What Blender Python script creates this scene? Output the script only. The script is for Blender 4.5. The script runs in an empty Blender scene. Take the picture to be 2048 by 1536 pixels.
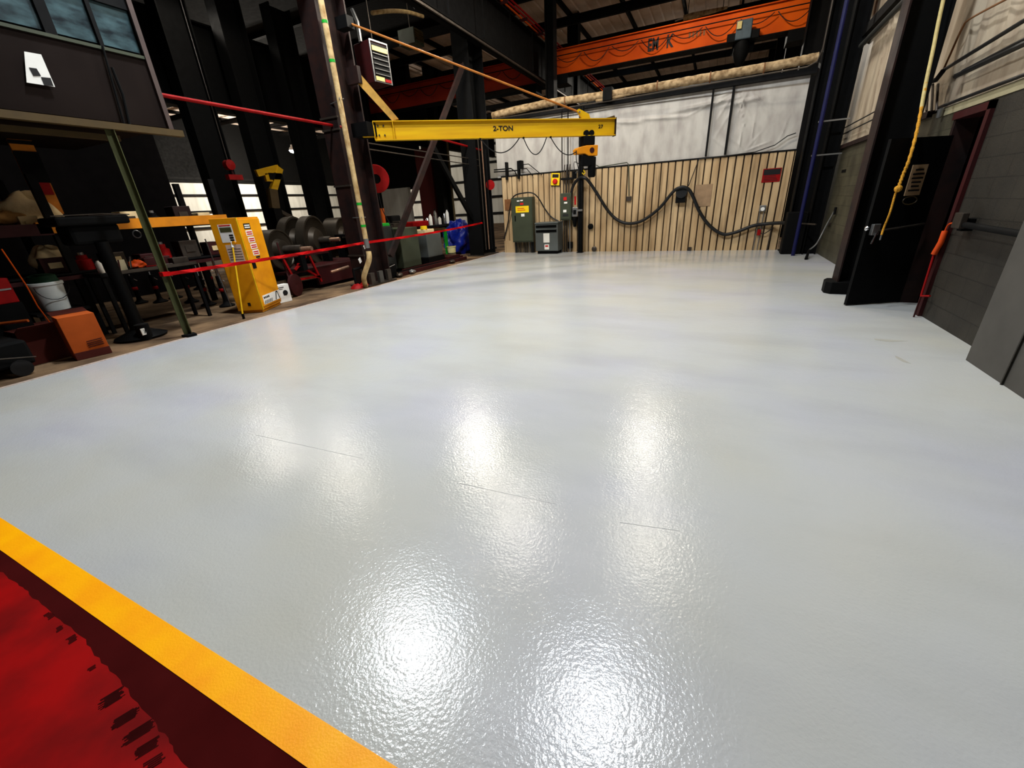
import bpy, bmesh, math, random
from mathutils import Vector, Matrix
random.seed(7)
S = bpy.context.scene
COL = S.collection
PI = math.pi
# ---------------------------------------------------------------- camera
F_PX = 813.55
CAM = Vector((0, 0, 1.6))
RT = Vector((0.90772887, 0.41598825, -0.05460837))
DN = Vector((0.12153169, -0.38527891, -0.91476238))
FW = Vector((-0.40156985, 0.82371957, -0.40028455))
cd = bpy.data.cameras.new('camera'); cam = bpy.data.objects.new('camera', cd); COL.objects.link(cam)
cd.sensor_fit = 'HORIZONTAL'; cd.sensor_width = 36; cd.lens = F_PX / 2048 * 36; cd.clip_end = 300; cd.clip_start = .02
up = -DN; bk = -FW
cam.matrix_world = Matrix(((RT.x, up.x, bk.x, CAM.x), (RT.y, up.y, bk.y, CAM.y), (RT.z, up.z, bk.z, CAM.z), (0, 0, 0, 1)))
S.camera = cam
# ---------------------------------------------------------------- world, exposure, main lamps
w = bpy.data.worlds.new('world'); S.world = w; w.use_nodes = True
w.node_tree.nodes['Background'].inputs[0].default_value = (.6, .7, 1, 1)
w.node_tree.nodes['Background'].inputs[1].default_value = 0.004
S.view_settings.view_transform = 'Standard'; S.view_settings.look = 'None'
S.view_settings.gamma = 1; S.view_settings.use_curve_mapping = False
S.view_settings.exposure = 0.0
LAMPS_BAY = [(-1.0, 5.2, 9, 1.0, 0), (-0.7, 10.6, 9, .3, 1), (-1.6, 16.4, 9, .46, 1), (-5.6, 4.9, 9, 1.3, 0), (-5.0, 10.0, 9, .4, 1),
             (-6.5, 10.4, 6.5, .34, 1), (-13.4, 10.4, 8.9, .26, 1), (-17.6, 10.2, 8.9, .26, 1)]
LAMPS_FAR = [(-2.2, 29.6, 9, 2.2), (-36.5, 28.0, 6.6, 1.6), (-34.3, 29.3, 7.13, 1.6)]
W_BAY = 2100
W_FAR = 1900
def add_lamp(loc, W, spot=True, warm=1, size=.25, angle=166):
    if spot:
        l = bpy.data.lights.new('lamp_light', 'SPOT'); l.spot_size = math.radians(angle); l.spot_blend = .25
    else:
        l = bpy.data.lights.new('lamp_light', 'POINT')
    l.shadow_soft_size = size; l.energy = W; l.color = (1, .92, .79) if warm else (.87, .935, 1)
    o = bpy.data.objects.new('lamp_light', l); COL.objects.link(o); o.location = loc
    return o
# ---------------------------------------------------------------- pixel helpers: where a line of sight meets a real plane
def ray(px, py):
    return (RT * ((px - 1024) / F_PX) + DN * ((py - 768) / F_PX) + FW)
def PX(px, py, x=None, y=None, z=None):
    d = ray(px, py)
    t = ((x - CAM.x) / d.x) if x is not None else ((y - CAM.y) / d.y) if y is not None else ((z - CAM.z) / d.z)
    return CAM + d * t
# ---------------------------------------------------------------- materials
def lin(c):
    return tuple((v / 255 / 12.92) if v / 255 <= .04045 else ((v / 255 + .055) / 1.055) ** 2.4 for v in c) + (1,)
def mat(name, col, rough=.6, metal=0.0, var=.25, scale=6.0, bump=0.0, bscale=40.0, emit=0, coat=0, dark=None, stretch=(1, 1, 1), spec=None):
    m = bpy.data.materials.new(name); m.use_nodes = True
    nt = m.node_tree; N = nt.nodes; L = nt.links; b = N['Principled BSDF']
    b.inputs['Roughness'].default_value = rough; b.inputs['Metallic'].default_value = metal
    if coat: b.inputs['Coat Weight'].default_value = coat; b.inputs['Coat Roughness'].default_value = .12
    b.inputs['Specular IOR Level'].default_value = .25 if spec is None else spec
    c = lin(col)
    tc = N.new('ShaderNodeTexCoord'); mp = N.new('ShaderNodeMapping'); mp.inputs['Scale'].default_value = stretch
    L.new(tc.outputs['Object'], mp.inputs[0])
    if var:
        n = N.new('ShaderNodeTexNoise'); n.inputs['Scale'].default_value = scale; n.inputs['Detail'].default_value = 5
        L.new(mp.outputs[0], n.inputs['Vector'])
        r = N.new('ShaderNodeValToRGB'); r.color_ramp.elements[0].position = .3; r.color_ramp.elements[1].position = .62
        d = lin(dark) if dark else tuple(v * (1 - var) for v in c[:3]) + (1,)
        r.color_ramp.elements[0].color = d; r.color_ramp.elements[1].color = c
        L.new(n.outputs['Fac'], r.inputs[0]); L.new(r.outputs[0], b.inputs['Base Color'])
        rr = N.new('ShaderNodeMapRange'); rr.inputs[3].default_value = min(1, rough * 1.25); rr.inputs[4].default_value = rough * .85
        L.new(n.outputs['Fac'], rr.inputs[0]); L.new(rr.outputs[0], b.inputs['Roughness'])
    else:
        b.inputs['Base Color'].default_value = c
    if bump:
        n2 = N.new('ShaderNodeTexNoise'); n2.inputs['Scale'].default_value = bscale; n2.inputs['Detail'].default_value = 4
        L.new(mp.outputs[0], n2.inputs['Vector'])
        bp = N.new('ShaderNodeBump'); bp.inputs['Strength'].default_value = bump; bp.inputs['Distance'].default_value = .02
        L.new(n2.outputs['Fac'], bp.inputs['Height']); L.new(bp.outputs[0], b.inputs['Normal'])
    if emit:
        b.inputs['Emission Color'].default_value = c; b.inputs['Emission Strength'].default_value = emit
    return m
def floor_mat():
    m = bpy.data.materials.new('epoxy'); m.use_nodes = True; nt = m.node_tree; N = nt.nodes; L = nt.links; b = N['Principled BSDF']
    tc = N.new('ShaderNodeTexCoord')
    def noise(scale, detail, sx=1, sy=1, rot=0, rough=.5):
        mp = N.new('ShaderNodeMapping'); mp.inputs['Scale'].default_value = (sx, sy, 1); mp.inputs['Rotation'].default_value = (0, 0, rot)
        L.new(tc.outputs['Object'], mp.inputs[0]); n = N.new('ShaderNodeTexNoise'); n.inputs['Scale'].default_value = scale
        n.inputs['Detail'].default_value = detail; n.inputs['Roughness'].default_value = rough; L.new(mp.outputs[0], n.inputs['Vector']); return n
    n1 = noise(.55, 3); r1 = N.new('ShaderNodeValToRGB'); e = r1.color_ramp.elements
    e[0].position = .3; e[0].color = lin((177, 178, 185)); e[1].position = .7; e[1].color = lin((179, 178, 168)); k = e.new(.5); k.color = lin((180, 181, 178))
    L.new(n1.outputs['Fac'], r1.inputs[0])
    n2 = noise(1.6, 4, .35, 1.0, .5); r2 = N.new('ShaderNodeValToRGB'); r2.color_ramp.elements[0].position = .3; r2.color_ramp.elements[0].color = (.90, .90, .90, 1); r2.color_ramp.elements[1].position = .55
    L.new(n2.outputs['Fac'], r2.inputs[0])
    mx = N.new('ShaderNodeMixRGB'); mx.blend_type = 'MULTIPLY'; mx.inputs[0].default_value = 1; L.new(r1.outputs[0], mx.inputs[1]); L.new(r2.outputs[0], mx.inputs[2])
    L.new(mx.outputs[0], b.inputs['Base Color'])
    nr = noise(.9, 4, 1, .4, .3); rr = N.new('ShaderNodeMapRange'); rr.inputs[3].default_value = .14; rr.inputs[4].default_value = .22
    L.new(nr.outputs['Fac'], rr.inputs[0]); L.new(rr.outputs[0], b.inputs['Roughness'])
    b.inputs['Coat Weight'].default_value = .08; b.inputs['IOR'].default_value = 1.42; b.inputs['Coat Roughness'].default_value = .16
    nb = noise(68, 3, rough=.5); nb2 = noise(14, 2)
    ad = N.new('ShaderNodeMath'); ad.operation = 'MULTIPLY_ADD'; ad.inputs[1].default_value = .8; L.new(nb2.outputs['Fac'], ad.inputs[0]); L.new(nb.outputs['Fac'], ad.inputs[2])
    bp = N.new('ShaderNodeBump'); bp.inputs['Strength'].default_value = .37; bp.inputs['Distance'].default_value = .004
    L.new(ad.outputs[0], bp.inputs['Height']); L.new(bp.outputs[0], b.inputs['Normal']); L.new(bp.outputs[0], b.inputs['Coat Normal'])
    return m
def siding_mat():
    m = mat('beige_siding', (192, 164, 124), .65, var=.2, scale=1.5, stretch=(1.6, 1, .4), dark=(158, 128, 90))
    nt = m.node_tree; N = nt.nodes; L = nt.links; b = N['Principled BSDF']
    src = b.inputs['Base Color'].links[0].from_socket
    tc = N.new('ShaderNodeTexCoord'); sp = N.new('ShaderNodeSeparateXYZ'); L.new(tc.outputs['Object'], sp.inputs[0])
    # grime collected near the foot of the sheet and streaking down
    mp = N.new('ShaderNodeMapping'); mp.inputs['Scale'].default_value = (9, 1, .7); L.new(tc.outputs['Object'], mp.inputs[0])
    n = N.new('ShaderNodeTexNoise'); n.inputs['Scale'].default_value = 1.1; n.inputs['Detail'].default_value = 6; L.new(mp.outputs[0], n.inputs['Vector'])
    mr = N.new('ShaderNodeMapRange'); mr.inputs[1].default_value = .52; mr.inputs[2].default_value = .74; L.new(n.outputs['Fac'], mr.inputs[0])
    ml = N.new('ShaderNodeMath'); ml.operation = 'MULTIPLY'; ml.inputs[1].default_value = .6; L.new(mr.outputs[0], ml.inputs[0])
    mx = N.new('ShaderNodeMixRGB'); mx.inputs[2].default_value = lin((74, 58, 38)); L.new(ml.outputs[0], mx.inputs[0]); L.new(src, mx.inputs[1])
    L.new(mx.outputs[0], b.inputs['Base Color'])
    return m
def block_mat(name, c, dark, mortar, bw=.4, bh=.2, axis='x'):
    m = mat(name, c, .55, var=.3, scale=1.7, dark=dark, bump=.25, bscale=90)
    nt = m.node_tree; N = nt.nodes; L = nt.links; b = N['Principled BSDF']
    src = b.inputs['Base Color'].links[0].from_socket
    tc = N.new('ShaderNodeTexCoord'); sp = N.new('ShaderNodeSeparateXYZ'); L.new(tc.outputs['Object'], sp.inputs[0])
    cb = N.new('ShaderNodeCombineXYZ'); L.new(sp.outputs['Y' if axis == 'x' else 'X'], cb.inputs[0]); L.new(sp.outputs['Z'], cb.inputs[1])
    br = N.new('ShaderNodeTexBrick'); br.inputs['Scale'].default_value = 1; br.inputs['Brick Width'].default_value = bw; br.inputs['Row Height'].default_value = bh
    br.inputs['Mortar Size'].default_value = .006; br.inputs['Mortar Smooth'].default_value = .4; br.offset = .5
    br.inputs['Color1'].default_value = (1, 1, 1, 1); br.inputs['Color2'].default_value = (.86, .86, .86, 1); br.inputs['Mortar'].default_value = (mortar, mortar, mortar, 1)
    L.new(cb.outputs[0], br.inputs['Vector'])
    mx = N.new('ShaderNodeMixRGB'); mx.blend_type = 'MULTIPLY'; mx.inputs[0].default_value = 1; L.new(src, mx.inputs[1]); L.new(br.outputs['Color'], mx.inputs[2])
    L.new(mx.outputs[0], b.inputs['Base Color'])
    return m
M = {}
M['epoxy'] = floor_mat()
M['siding'] = siding_mat()
M['cmu'] = block_mat('painted_block', (72, 68, 52), (50, 46, 34), .45)
M['cmu_dark'] = block_mat('shaded_painted_block', (46, 42, 35), (33, 30, 25), .45)  # near block wall, darkness of grazing light put into the colour
M['pier'] = mat('grey_pier_paint', (72, 69, 64), .55, var=.15, scale=3)
M['concrete'] = mat('dirty_concrete', (118, 94, 68), .85, var=.6, scale=1.4, dark=(46, 32, 22), spec=.2, bump=.2, bscale=30)
M['yellow_line'] = mat('yellow_floor_paint', (255, 176, 0), .4, var=.08, scale=5, dark=(250, 158, 0), bump=.06, bscale=120, spec=.2)
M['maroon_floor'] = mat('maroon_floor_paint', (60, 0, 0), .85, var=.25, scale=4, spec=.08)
M['red_floor'] = mat('red_floor_paint', (150, 0, 0), .6, var=.35, scale=3, dark=(96, 0, 0), spec=.1)
M['brush'] = mat('dark_brush_paint', (50, 0, 0), .85, var=.3, scale=20, spec=.08)
M['vinyl'] = mat('white_vinyl', (184, 179, 170), .4, var=.12, scale=2.5, dark=(156, 149, 142), bump=.5, bscale=3, stretch=(1.5, 1.5, .6))
M['vinyl_r'] = mat('white_vinyl_side', (172, 158, 136), .5, var=.2, scale=1.6, dark=(128, 112, 94), bump=.6, bscale=3.5, stretch=(1, 2.2, .6))
M['panel_w'] = mat('white_wall_panel', (205, 205, 198), .6, var=.15, scale=1.2, stretch=(2, 2, .3), dark=(180, 180, 172))
M['steel_dark'] = mat('dark_structural_steel', (5, 4, 4), .7, var=.4, scale=5, spec=.15)
M['steel_brown'] = mat('brown_red_oxide_steel', (34, 15, 10), .65, var=.45, scale=4, dark=(14, 6, 5), spec=.2)
M['black'] = mat('black_paint', (2, 2, 2), .7, var=.3, spec=.12)
M['rubber'] = mat('black_rubber', (9, 9, 10), .5, var=.3, spec=.35)
M['orange'] = mat('orange_crane_paint', (216, 88, 10), .65, var=.4, scale=.35, dark=(120, 22, 4), spec=.1)
M['orange_dark'] = mat('dull_orange_crane_paint', (176, 48, 8), .6, var=.4, scale=.5, dark=(112, 16, 4), spec=.2)
M['red'] = mat('red_paint', (140, 4, 4), .6, spec=.15, var=.25, scale=5)
M['darkred'] = mat('dark_red_paint', (52, 6, 6), .6, var=.3, scale=4)
M['yellow'] = mat('yellow_crane_paint', (212, 168, 14), .38, var=.14, scale=2, dark=(190, 140, 10), stretch=(.3, .3, 3))
M['cab_yellow'] = mat('yellow_cabinet_paint', (226, 150, 10), .4, var=.16, scale=2.5, dark=(200, 122, 8))
M['hoist'] = mat('hoist_yellow', (214, 132, 12), .45, var=.15)
M['cream'] = mat('cream_pipe_wrap', (196, 168, 118), .7, var=.3, scale=7, dark=(150, 118, 72), bump=.5, bscale=20)
M['wrap'] = mat('tan_fabric_insulation', (176, 150, 112), .85, var=.45, scale=8, dark=(100, 76, 48), bump=.8, bscale=14)
M['green_post'] = mat('olive_green_paint', (70, 72, 40), .5, var=.25, scale=5)
M['olive_beam'] = mat('tan_painted_beam', (74, 58, 30), .5, var=.2)
M['office'] = mat('dark_panel_brown', (24, 15, 11), .75, var=.25, scale=1.5, spec=.08)
M['e_green'] = mat('green_grey_enamel', (60, 65, 50), .45, var=.15, scale=3)
M['e_grey'] = mat('grey_enamel', (82, 86, 84), .45, var=.12, scale=3)
M['e_grey_d'] = mat('dark_grey_enamel', (34, 36, 34), .5, var=.15, scale=3)
M['white'] = mat('white_label', (232, 230, 222), .5, var=.08)
M['ink'] = mat('black_ink', (16, 14, 14), .6, var=0)
M['redink'] = mat('red_ink', (190, 22, 20), .5, var=0)
M['lab_y'] = mat('yellow_label', (236, 196, 20), .5, var=.05)
M['silver'] = mat('galvanised_conduit', (150, 150, 148), .35, .8, var=.2)
M['chrome'] = mat('bright_steel', (205, 205, 205), .22, 1.0, var=.1)
M['iron'] = mat('raw_iron', (74, 66, 58), .45, .6, var=.4)
M['copper'] = mat('bright_shaft_metal', (214, 170, 140), .3, .8, var=.3, scale=20)
M['blue'] = mat('blue_pipe_paint', (4, 8, 60), .55, var=.2)
M['tarp'] = mat('blue_tarp', (18, 34, 132), .3, var=.3, scale=9, bump=.8, bscale=12)
M['green'] = mat('bright_green_paint', (26, 150, 40), .45, var=.2)
M['card'] = mat('brown_cardboard', (170, 74, 14), .8, var=.2, scale=4)
M['card_d'] = mat('brown_cardboard_flap', (74, 22, 12), .8, var=.2, scale=4)
M['bucket'] = mat('white_bucket_plastic', (214, 218, 212), .4, var=.12)
M['bucket_y'] = mat('cream_bucket_plastic', (206, 198, 140), .4, var=.12)
M['rope'] = mat('yellow_rope', (212, 150, 40), .8, var=.4, scale=60, bump=.6, bscale=90)
M['rope_y'] = mat('pale_cable', (190, 172, 112), .6, var=.2, scale=20)
M['tape'] = mat('red_barrier_tape', (178, 0, 4), .6, spec=.1, var=.1, scale=8)
M['ceil'] = mat('ribbed_roof_sheet', (226, 208, 194), .8, var=.3, scale=.6, dark=(190, 168, 152))
M['glass_dk'] = mat('dusty_glass', (66, 88, 92), .25, var=.6, scale=3.5, dark=(14, 24, 30), stretch=(1, 1, 2.5))
M['cloth'] = mat('cream_cloth', (226, 200, 150), .85, var=.25, scale=5, bump=.5, bscale=12)
M['glow'] = mat('lamp_glow', (255, 246, 232), .5, var=0, emit=30)
M['skyl'] = mat('roof_skylight', (150, 190, 225), .5, var=0, emit=.9)
M['wood'] = mat('brown_board', (120, 78, 44), .7, var=.3)
M['orange_p'] = mat('orange_plastic', (206, 70, 8), .55, var=.1)
M['rag_w'] = mat('white_rag', (220, 216, 206), .9, var=.2, scale=8)
# ---------------------------------------------------------------- mesh builder
WL = {}
def V(*a): return Vector(a)
class MB:
    def __init__(s): s.v = []; s.f = []; s.sm = []
    def _add(s, vs, fs, sm=False):
        o = len(s.v); s.v += [Vector(p) for p in vs]
        for f in fs: s.f.append([i + o for i in f]); s.sm.append(sm)
        return s
    def box(s, x0, x1, y0, y1, z0, z1):
        x0, x1 = min(x0, x1), max(x0, x1); y0, y1 = min(y0, y1), max(y0, y1); z0, z1 = min(z0, z1), max(z0, z1)
        return s._add([(x0, y0, z0), (x1, y0, z0), (x1, y1, z0), (x0, y1, z0), (x0, y0, z1), (x1, y0, z1), (x1, y1, z1), (x0, y1, z1)],
                      [(0, 3, 2, 1), (4, 5, 6, 7), (0, 1, 5, 4), (1, 2, 6, 5), (2, 3, 7, 6), (3, 0, 4, 7)])
    def cbox(s, c, u, v, w):      # centre and three half-axes
        c, u, v, w = map(Vector, (c, u, v, w))
        if u.cross(v).dot(w) < 0: w = -w
        P = [c + u * a + v * b + w * d for d in (-1, 1) for b in (-1, 1) for a in (-1, 1)]
        return s._add(P, [(0, 2, 3, 1), (4, 5, 7, 6), (0, 1, 5, 4), (1, 3, 7, 5), (3, 2, 6, 7), (2, 0, 4, 6)])
    def beam(s, a, b, w, h, upv=(0, 0, 1)):
        a, b = Vector(a), Vector(b); d = (b - a); L = d.length; d.normalize(); upv = Vector(upv)
        if abs(d.dot(upv)) > .98: upv = Vector((0, 1, 0))
        r = d.cross(upv).normalized(); u = r.cross(d)
        return s.cbox((a + b) / 2, d * L / 2, r * w / 2, u * h / 2)
    def tube(s, pts, r, n=10, cap=True):
        pts = [Vector(p) for p in pts]; rs = r if isinstance(r, (list, tuple)) else [r] * len(pts)
        t0 = (pts[1] - pts[0]).normalized(); a = Vector((0, 0, 1)) if abs(t0.z) < .9 else Vector((1, 0, 0))
        nrm = (a - t0 * a.dot(t0)).normalized(); vs = []
        for i, p in enumerate(pts):
            t = (pts[min(i + 1, len(pts) - 1)] - pts[max(i - 1, 0)]).normalized()
            nrm = (nrm - t * nrm.dot(t)).normalized(); bn = t.cross(nrm)
            vs += [p + (nrm * math.cos(2 * PI * k / n) + bn * math.sin(2 * PI * k / n)) * rs[i] for k in range(n)]
        fs = [(i * n + k, i * n + (k + 1) % n, (i + 1) * n + (k + 1) % n, (i + 1) * n + k) for i in range(len(pts) - 1) for k in range(n)]
        s._add(vs, fs, True)
        if cap:
            o = len(s.v) - len(vs); s.f.append([o + k for k in range(n)][::-1]); s.sm.append(False)
            o2 = len(s.v) - n; s.f.append([o2 + k for k in range(n)]); s.sm.append(False)
        return s
    def lathe(s, c, ax, prof, n=28):   # prof = [(radius, distance along axis)]
        c = Vector(c); ax = Vector(ax).normalized(); a = Vector((0, 0, 1)) if abs(ax.z) < .9 else Vector((1, 0, 0))
        u = (a - ax * a.dot(ax)).normalized(); v = ax.cross(u); vs = []
        for r, h in prof:
            r = max(r, .0005)
            vs += [c + ax * h + (u * math.cos(2 * PI * k / n) + v * math.sin(2 * PI * k / n)) * r for k in range(n)]
        fs = [(i * n + k, i * n + (k + 1) % n, (i + 1) * n + (k + 1) % n, (i + 1) * n + k) for i in range(len(prof) - 1) for k in range(n)]
        return s._add(vs, fs, True)
    def prism(s, poly, off):          # planar polygon of 3-D points pushed along off
        n = len(poly); off = Vector(off); P = [Vector(p) for p in poly]
        nr = Vector((0, 0, 0))
        for i in range(n): nr += P[i].cross(P[(i + 1) % n])
        if nr.dot(off) > 0: P = P[::-1]
        vs = P + [p + off for p in P]
        fs = [list(range(n)), [n + i for i in range(n)][::-1]] + [[(i + 1) % n, i, n + i, n + (i + 1) % n] for i in range(n)]
        return s._add(vs, fs)
    def ibeam(s, a, b, w, h, t=.02, upv=(0, 0, 1)):
        a, b = Vector(a), Vector(b); d = (b - a).normalized(); upv = Vector(upv); r = d.cross(upv).normalized(); u = r.cross(d)
        s.beam(a, b, t, h, upv); s.beam(a + u * (h / 2 - t / 2), b + u * (h / 2 - t / 2), w, t, upv)
        return s.beam(a - u * (h / 2 - t / 2), b - u * (h / 2 - t / 2), w, t, upv)
    def build(s, name, m, parent=None, label=None, cat=None, group=None, kind=None, bevel=0, origin=None):
        lo = Vector((min(p.x for p in s.v), min(p.y for p in s.v), min(p.z for p in s.v)))
        hi = Vector((max(p.x for p in s.v), max(p.y for p in s.v), max(p.z for p in s.v)))
        org = Vector(origin) if origin is not None else Vector(((lo.x + hi.x) / 2, (lo.y + hi.y) / 2, lo.z))
        me = bpy.data.meshes.new(name); me.from_pydata([tuple(p - org) for p in s.v], [], s.f)
        me.polygons.foreach_set('use_smooth', s.sm)
        if any(s.sm): me.set_sharp_from_angle(angle=math.radians(42))
        me.update()
        me.materials.append(M[m] if isinstance(m, str) else m)
        o = bpy.data.objects.new(name, me); COL.objects.link(o); WL[o.name] = org
        if parent is not None:
            o.parent = parent; o.location = org - WL[parent.name]
        else: o.location = org
        if bevel:
            bv = o.modifiers.new('bevel', 'BEVEL'); bv.width = bevel; bv.segments = 2; bv.limit_method = 'ANGLE'
        tag(o, label, cat, group, kind)
        return o
def tag(o, label=None, cat=None, group=None, kind=None):
    if label: o['label'] = label
    if cat: o['category'] = cat
    if group: o['group'] = group
    if kind: o['kind'] = kind
    return o
def thing(name, loc, label, cat, group=None, kind=None):
    o = bpy.data.objects.new(name, None); COL.objects.link(o); o.location = loc; o.empty_display_size = .2; WL[o.name] = Vector(loc)
    return tag(o, label, cat, group, kind)
def copy_tree(o, parent=None):
    c = o.copy(); COL.objects.link(c)
    if parent is not None: c.parent = parent
    for ch in list(o.children): copy_tree(ch, c)
    return c
def text(name, s, m, org, right, upv, h, parent=None, depth=.004, width=None, label=None):
    cu = bpy.data.curves.new(name, 'FONT'); cu.body = s; cu.size = 1; cu.extrude = 0; cu.offset = .03
    t = bpy.data.objects.new(name, cu); COL.objects.link(t)
    dg = bpy.context.evaluated_depsgraph_get(); me = bpy.data.meshes.new_from_object(t.evaluated_get(dg))
    bpy.data.objects.remove(t)
    xs = [v.co.x for v in me.vertices]; ys = [v.co.y for v in me.vertices]
    sc = h / (max(ys) - min(ys)); sx = sc if width is None else width / (max(xs) - min(xs))
    right = Vector(right).normalized(); upv = Vector(upv).normalized(); nr = right.cross(upv)
    x0, y0 = min(xs), min(ys)
    for v in me.vertices:
        v.co = right * ((v.co.x - x0) * sx) + upv * ((v.co.y - y0) * sc) + nr * depth
    me.materials.clear(); me.materials.append(M[m])
    o = bpy.data.objects.new(name, me); COL.objects.link(o); WL[o.name] = Vector(org)
    if parent is not None: o.parent = parent; o.location = Vector(org) - WL[parent.name]
    else: o.location = org
    if label: o['label'] = label
    return o
def arc(a, b, sag, n=14):
    a, b = Vector(a), Vector(b)
    return [a.lerp(b, i / n) - Vector((0, 0, sag * 4 * (i / n) * (1 - i / n))) for i in range(n + 1)]
def smooth_path(P, n=8):
    P = [Vector(p) for p in P]; Q = [P[0]] + P + [P[-1]]; out = []
    for i in range(1, len(Q) - 2):
        p0, p1, p2, p3 = Q[i - 1], Q[i], Q[i + 1], Q[i + 2]
        for k in range(n):
            t = k / n
            out.append(.5 * ((2 * p1) + (p2 - p0) * t + (2 * p0 - 5 * p1 + 4 * p2 - p3) * t * t + (3 * p1 - p0 - 3 * p2 + p3) * t ** 3))
    out.append(P[-1]); return out
def struct(name, mb, m, parent=None, **k): return mb.build(name, m, parent, kind='structure' if parent is None else None, **k)

XL, XR, YB = -7.2, 2.6, 14.6
# ================================================================ SETTING
YS0, YS1 = 0.325, 0.44          # the painted yellow stripe
mb = MB().box(XL, 2.9, YS1, YB + .1, -.1, 0)
struct('floor', mb, 'epoxy', origin=(0, 0, 0))
mb = MB().box(-62, XL - .06, -6, 48, -.1, -.004)
struct('floor', mb, 'concrete', origin=(-7, 0, 0))
mb = MB().box(XL - .06, 30, YB + .1, 48, -.1, -.004)
struct('floor', mb, 'concrete', origin=(-7, 14, 0))
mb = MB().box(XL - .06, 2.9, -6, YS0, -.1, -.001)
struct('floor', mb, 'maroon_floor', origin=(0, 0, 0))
mb = MB().box(XL, 2.9, YS0, YS1, -.1, .0015)
struct('trim_1', mb, 'yellow_line', origin=(0, .38, 0))
mb = MB().box(XL - .06, XL, YS1, YB + .1, -.1, .003)
struct('trim_2', mb, mat('worn_edge_paint', (190, 172, 160), .4, var=.45, scale=30), origin=(XL, 6, 0))
# the newer red coat with its ragged brushed edge
edge = [PX(px, py, z=0) for px, py in ((-400, 700), (-120, 1045), (0, 1143), (30, 1163), (59, 1188), (110, 1232), (168, 1281), (205, 1326), (254, 1380), (300, 1434), (340, 1486), (379, 1536), (430, 1610), (520, 1760), (640, 1990))]
poly = []
for i in range(len(edge) - 1):
    for k in range(6):
        p = edge[i].lerp(edge[i + 1], k / 6); poly.append((p.x + random.uniform(-.006, .006), p.y + random.uniform(-.006, .006), -.001))
poly += [(poly[-1][0], -3, -.001), (-7, -3, -.001), (-7, poly[0][1], -.001)]
struct('trim_3', MB().prism(poly, (0, 0, .002)), 'red_floor')
mb = MB()
def stroke(px, py, L, wd, n):
    a = PX(px, py, z=0); b = PX(px + L, py - L * .62, z=0); d = (b - a); q = Vector((-d.y, d.x, 0)).normalized()
    for k in range(n):
        o = q * (wd * (k / max(1, n - 1) - .5)); s0 = random.uniform(-.12, .2); s1 = random.uniform(.8, 1.05); hw = wd / n * .42
        p0 = a + d * s0 + o; p1 = a + d * s1 + o
        mb.prism([(p0.x - q.x * hw, p0.y - q.y * hw, .0012), (p1.x - q.x * hw, p1.y - q.y * hw, .0012), (p1.x + q.x * hw, p1.y + q.y * hw, .0012), (p0.x + q.x * hw, p0.y + q.y * hw, .0012)], (0, 0, .0008))
stroke(92, 1236, 14, .05, 6); stroke(112, 1262, 14, .03, 5); stroke(136, 1284, 18, .04, 6)
stroke(176, 1342, 16, .018, 4)
stroke(200, 1412, 48, .05, 12); stroke(226, 1452, 52, .04, 10); stroke(250, 1482, 60, .04, 9); stroke(268, 1512, 50, .035, 7); stroke(290, 1536, 40, .03, 5)
mb.build('brushed_paint_strokes', 'brush', None, 'dark brush strokes of drying paint along the ragged edge of the red floor coat', 'paint mark', kind='stuff')
# fine saw cut lines in the coating
for k, (a, b) in enumerate((((920, 967), (1110, 1008)), ((512, 870), (730, 918)), ((1240, 1045), (1360, 1062)))):
    pa, pb = PX(*a, z=0), PX(*b, z=0)
    struct('trim_%d' % (4 + k), MB().beam(pa + V(0, 0, .0003), pb + V(0, 0, .0003), .002, .001), mat('saw_cut_%d' % k, (150, 150, 150), .5, var=0))
for k, P in enumerate((((1748, 677), (1775, 679), (1815, 682), (1778, 684), (1750, 680)), ((1790, 711), (1800, 715), (1822, 727), (1806, 724), (1792, 716)))):
    MB().prism([PX(*q, z=.0004) for q in P], (0, 0, .0006)).build('floor_scuff', mat('scuff_%d' % k, (164, 162, 152), .35, var=.1, scale=20), None, 'faint grey scuff on the white floor near the dark open door, %s one' % ('farther' if k == 0 else 'nearer'), 'scuff mark', 'floor scuffs')
# ---- back wall: ribbed beige siding below, white vinyl insulation above
def ribs(x0, x1, z0, z1f, y, pitch=.2, depth=.035):
    m = MB(); x = x0
    while x < x1 - .01:
        xe = min(x + pitch, x1); g = .018; zt0, zt1 = z1f(x), z1f(xe)
        xs = [x, x + g, x + g * 1.6, xe - g * .6, xe]; ys = [y, y, y - depth, y - depth, y]
        for i in range(4):
            za, zb = z1f(xs[i]), z1f(xs[i + 1])
            m._add([(xs[i], ys[i], z0), (xs[i + 1], ys[i + 1], z0), (xs[i + 1], ys[i + 1], zb), (xs[i], ys[i], za)], [(0, 1, 2, 3)])
        x = xe
    m.box(x0, x1, y + .002, y + .08, z0, z1f(x0) - .01)
    return m
ztop = lambda x: 2.56
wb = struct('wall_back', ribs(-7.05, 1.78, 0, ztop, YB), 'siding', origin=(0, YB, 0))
wb.data.materials.append(mat('groove_shade', (52, 38, 24), .9, var=.3, scale=3))  # shade inside the grooves, painted as a darker material
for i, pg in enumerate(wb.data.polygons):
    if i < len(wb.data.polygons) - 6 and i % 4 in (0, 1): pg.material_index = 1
def folds(u, v):
    h = 0
    for (cx, cz, ang, amp, wd, ln) in FOLD:
        dx, dz = u - cx, v - cz; a = dx * math.cos(ang) + dz * math.sin(ang); b = -dx * math.sin(ang) + dz * math.cos(ang)
        h += amp * math.exp(-(b / wd) ** 2) * max(0, 1 - (abs(a - ln / 2) / (ln / 2)) ** 2) if 0 < a < ln else 0
    return h
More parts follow.
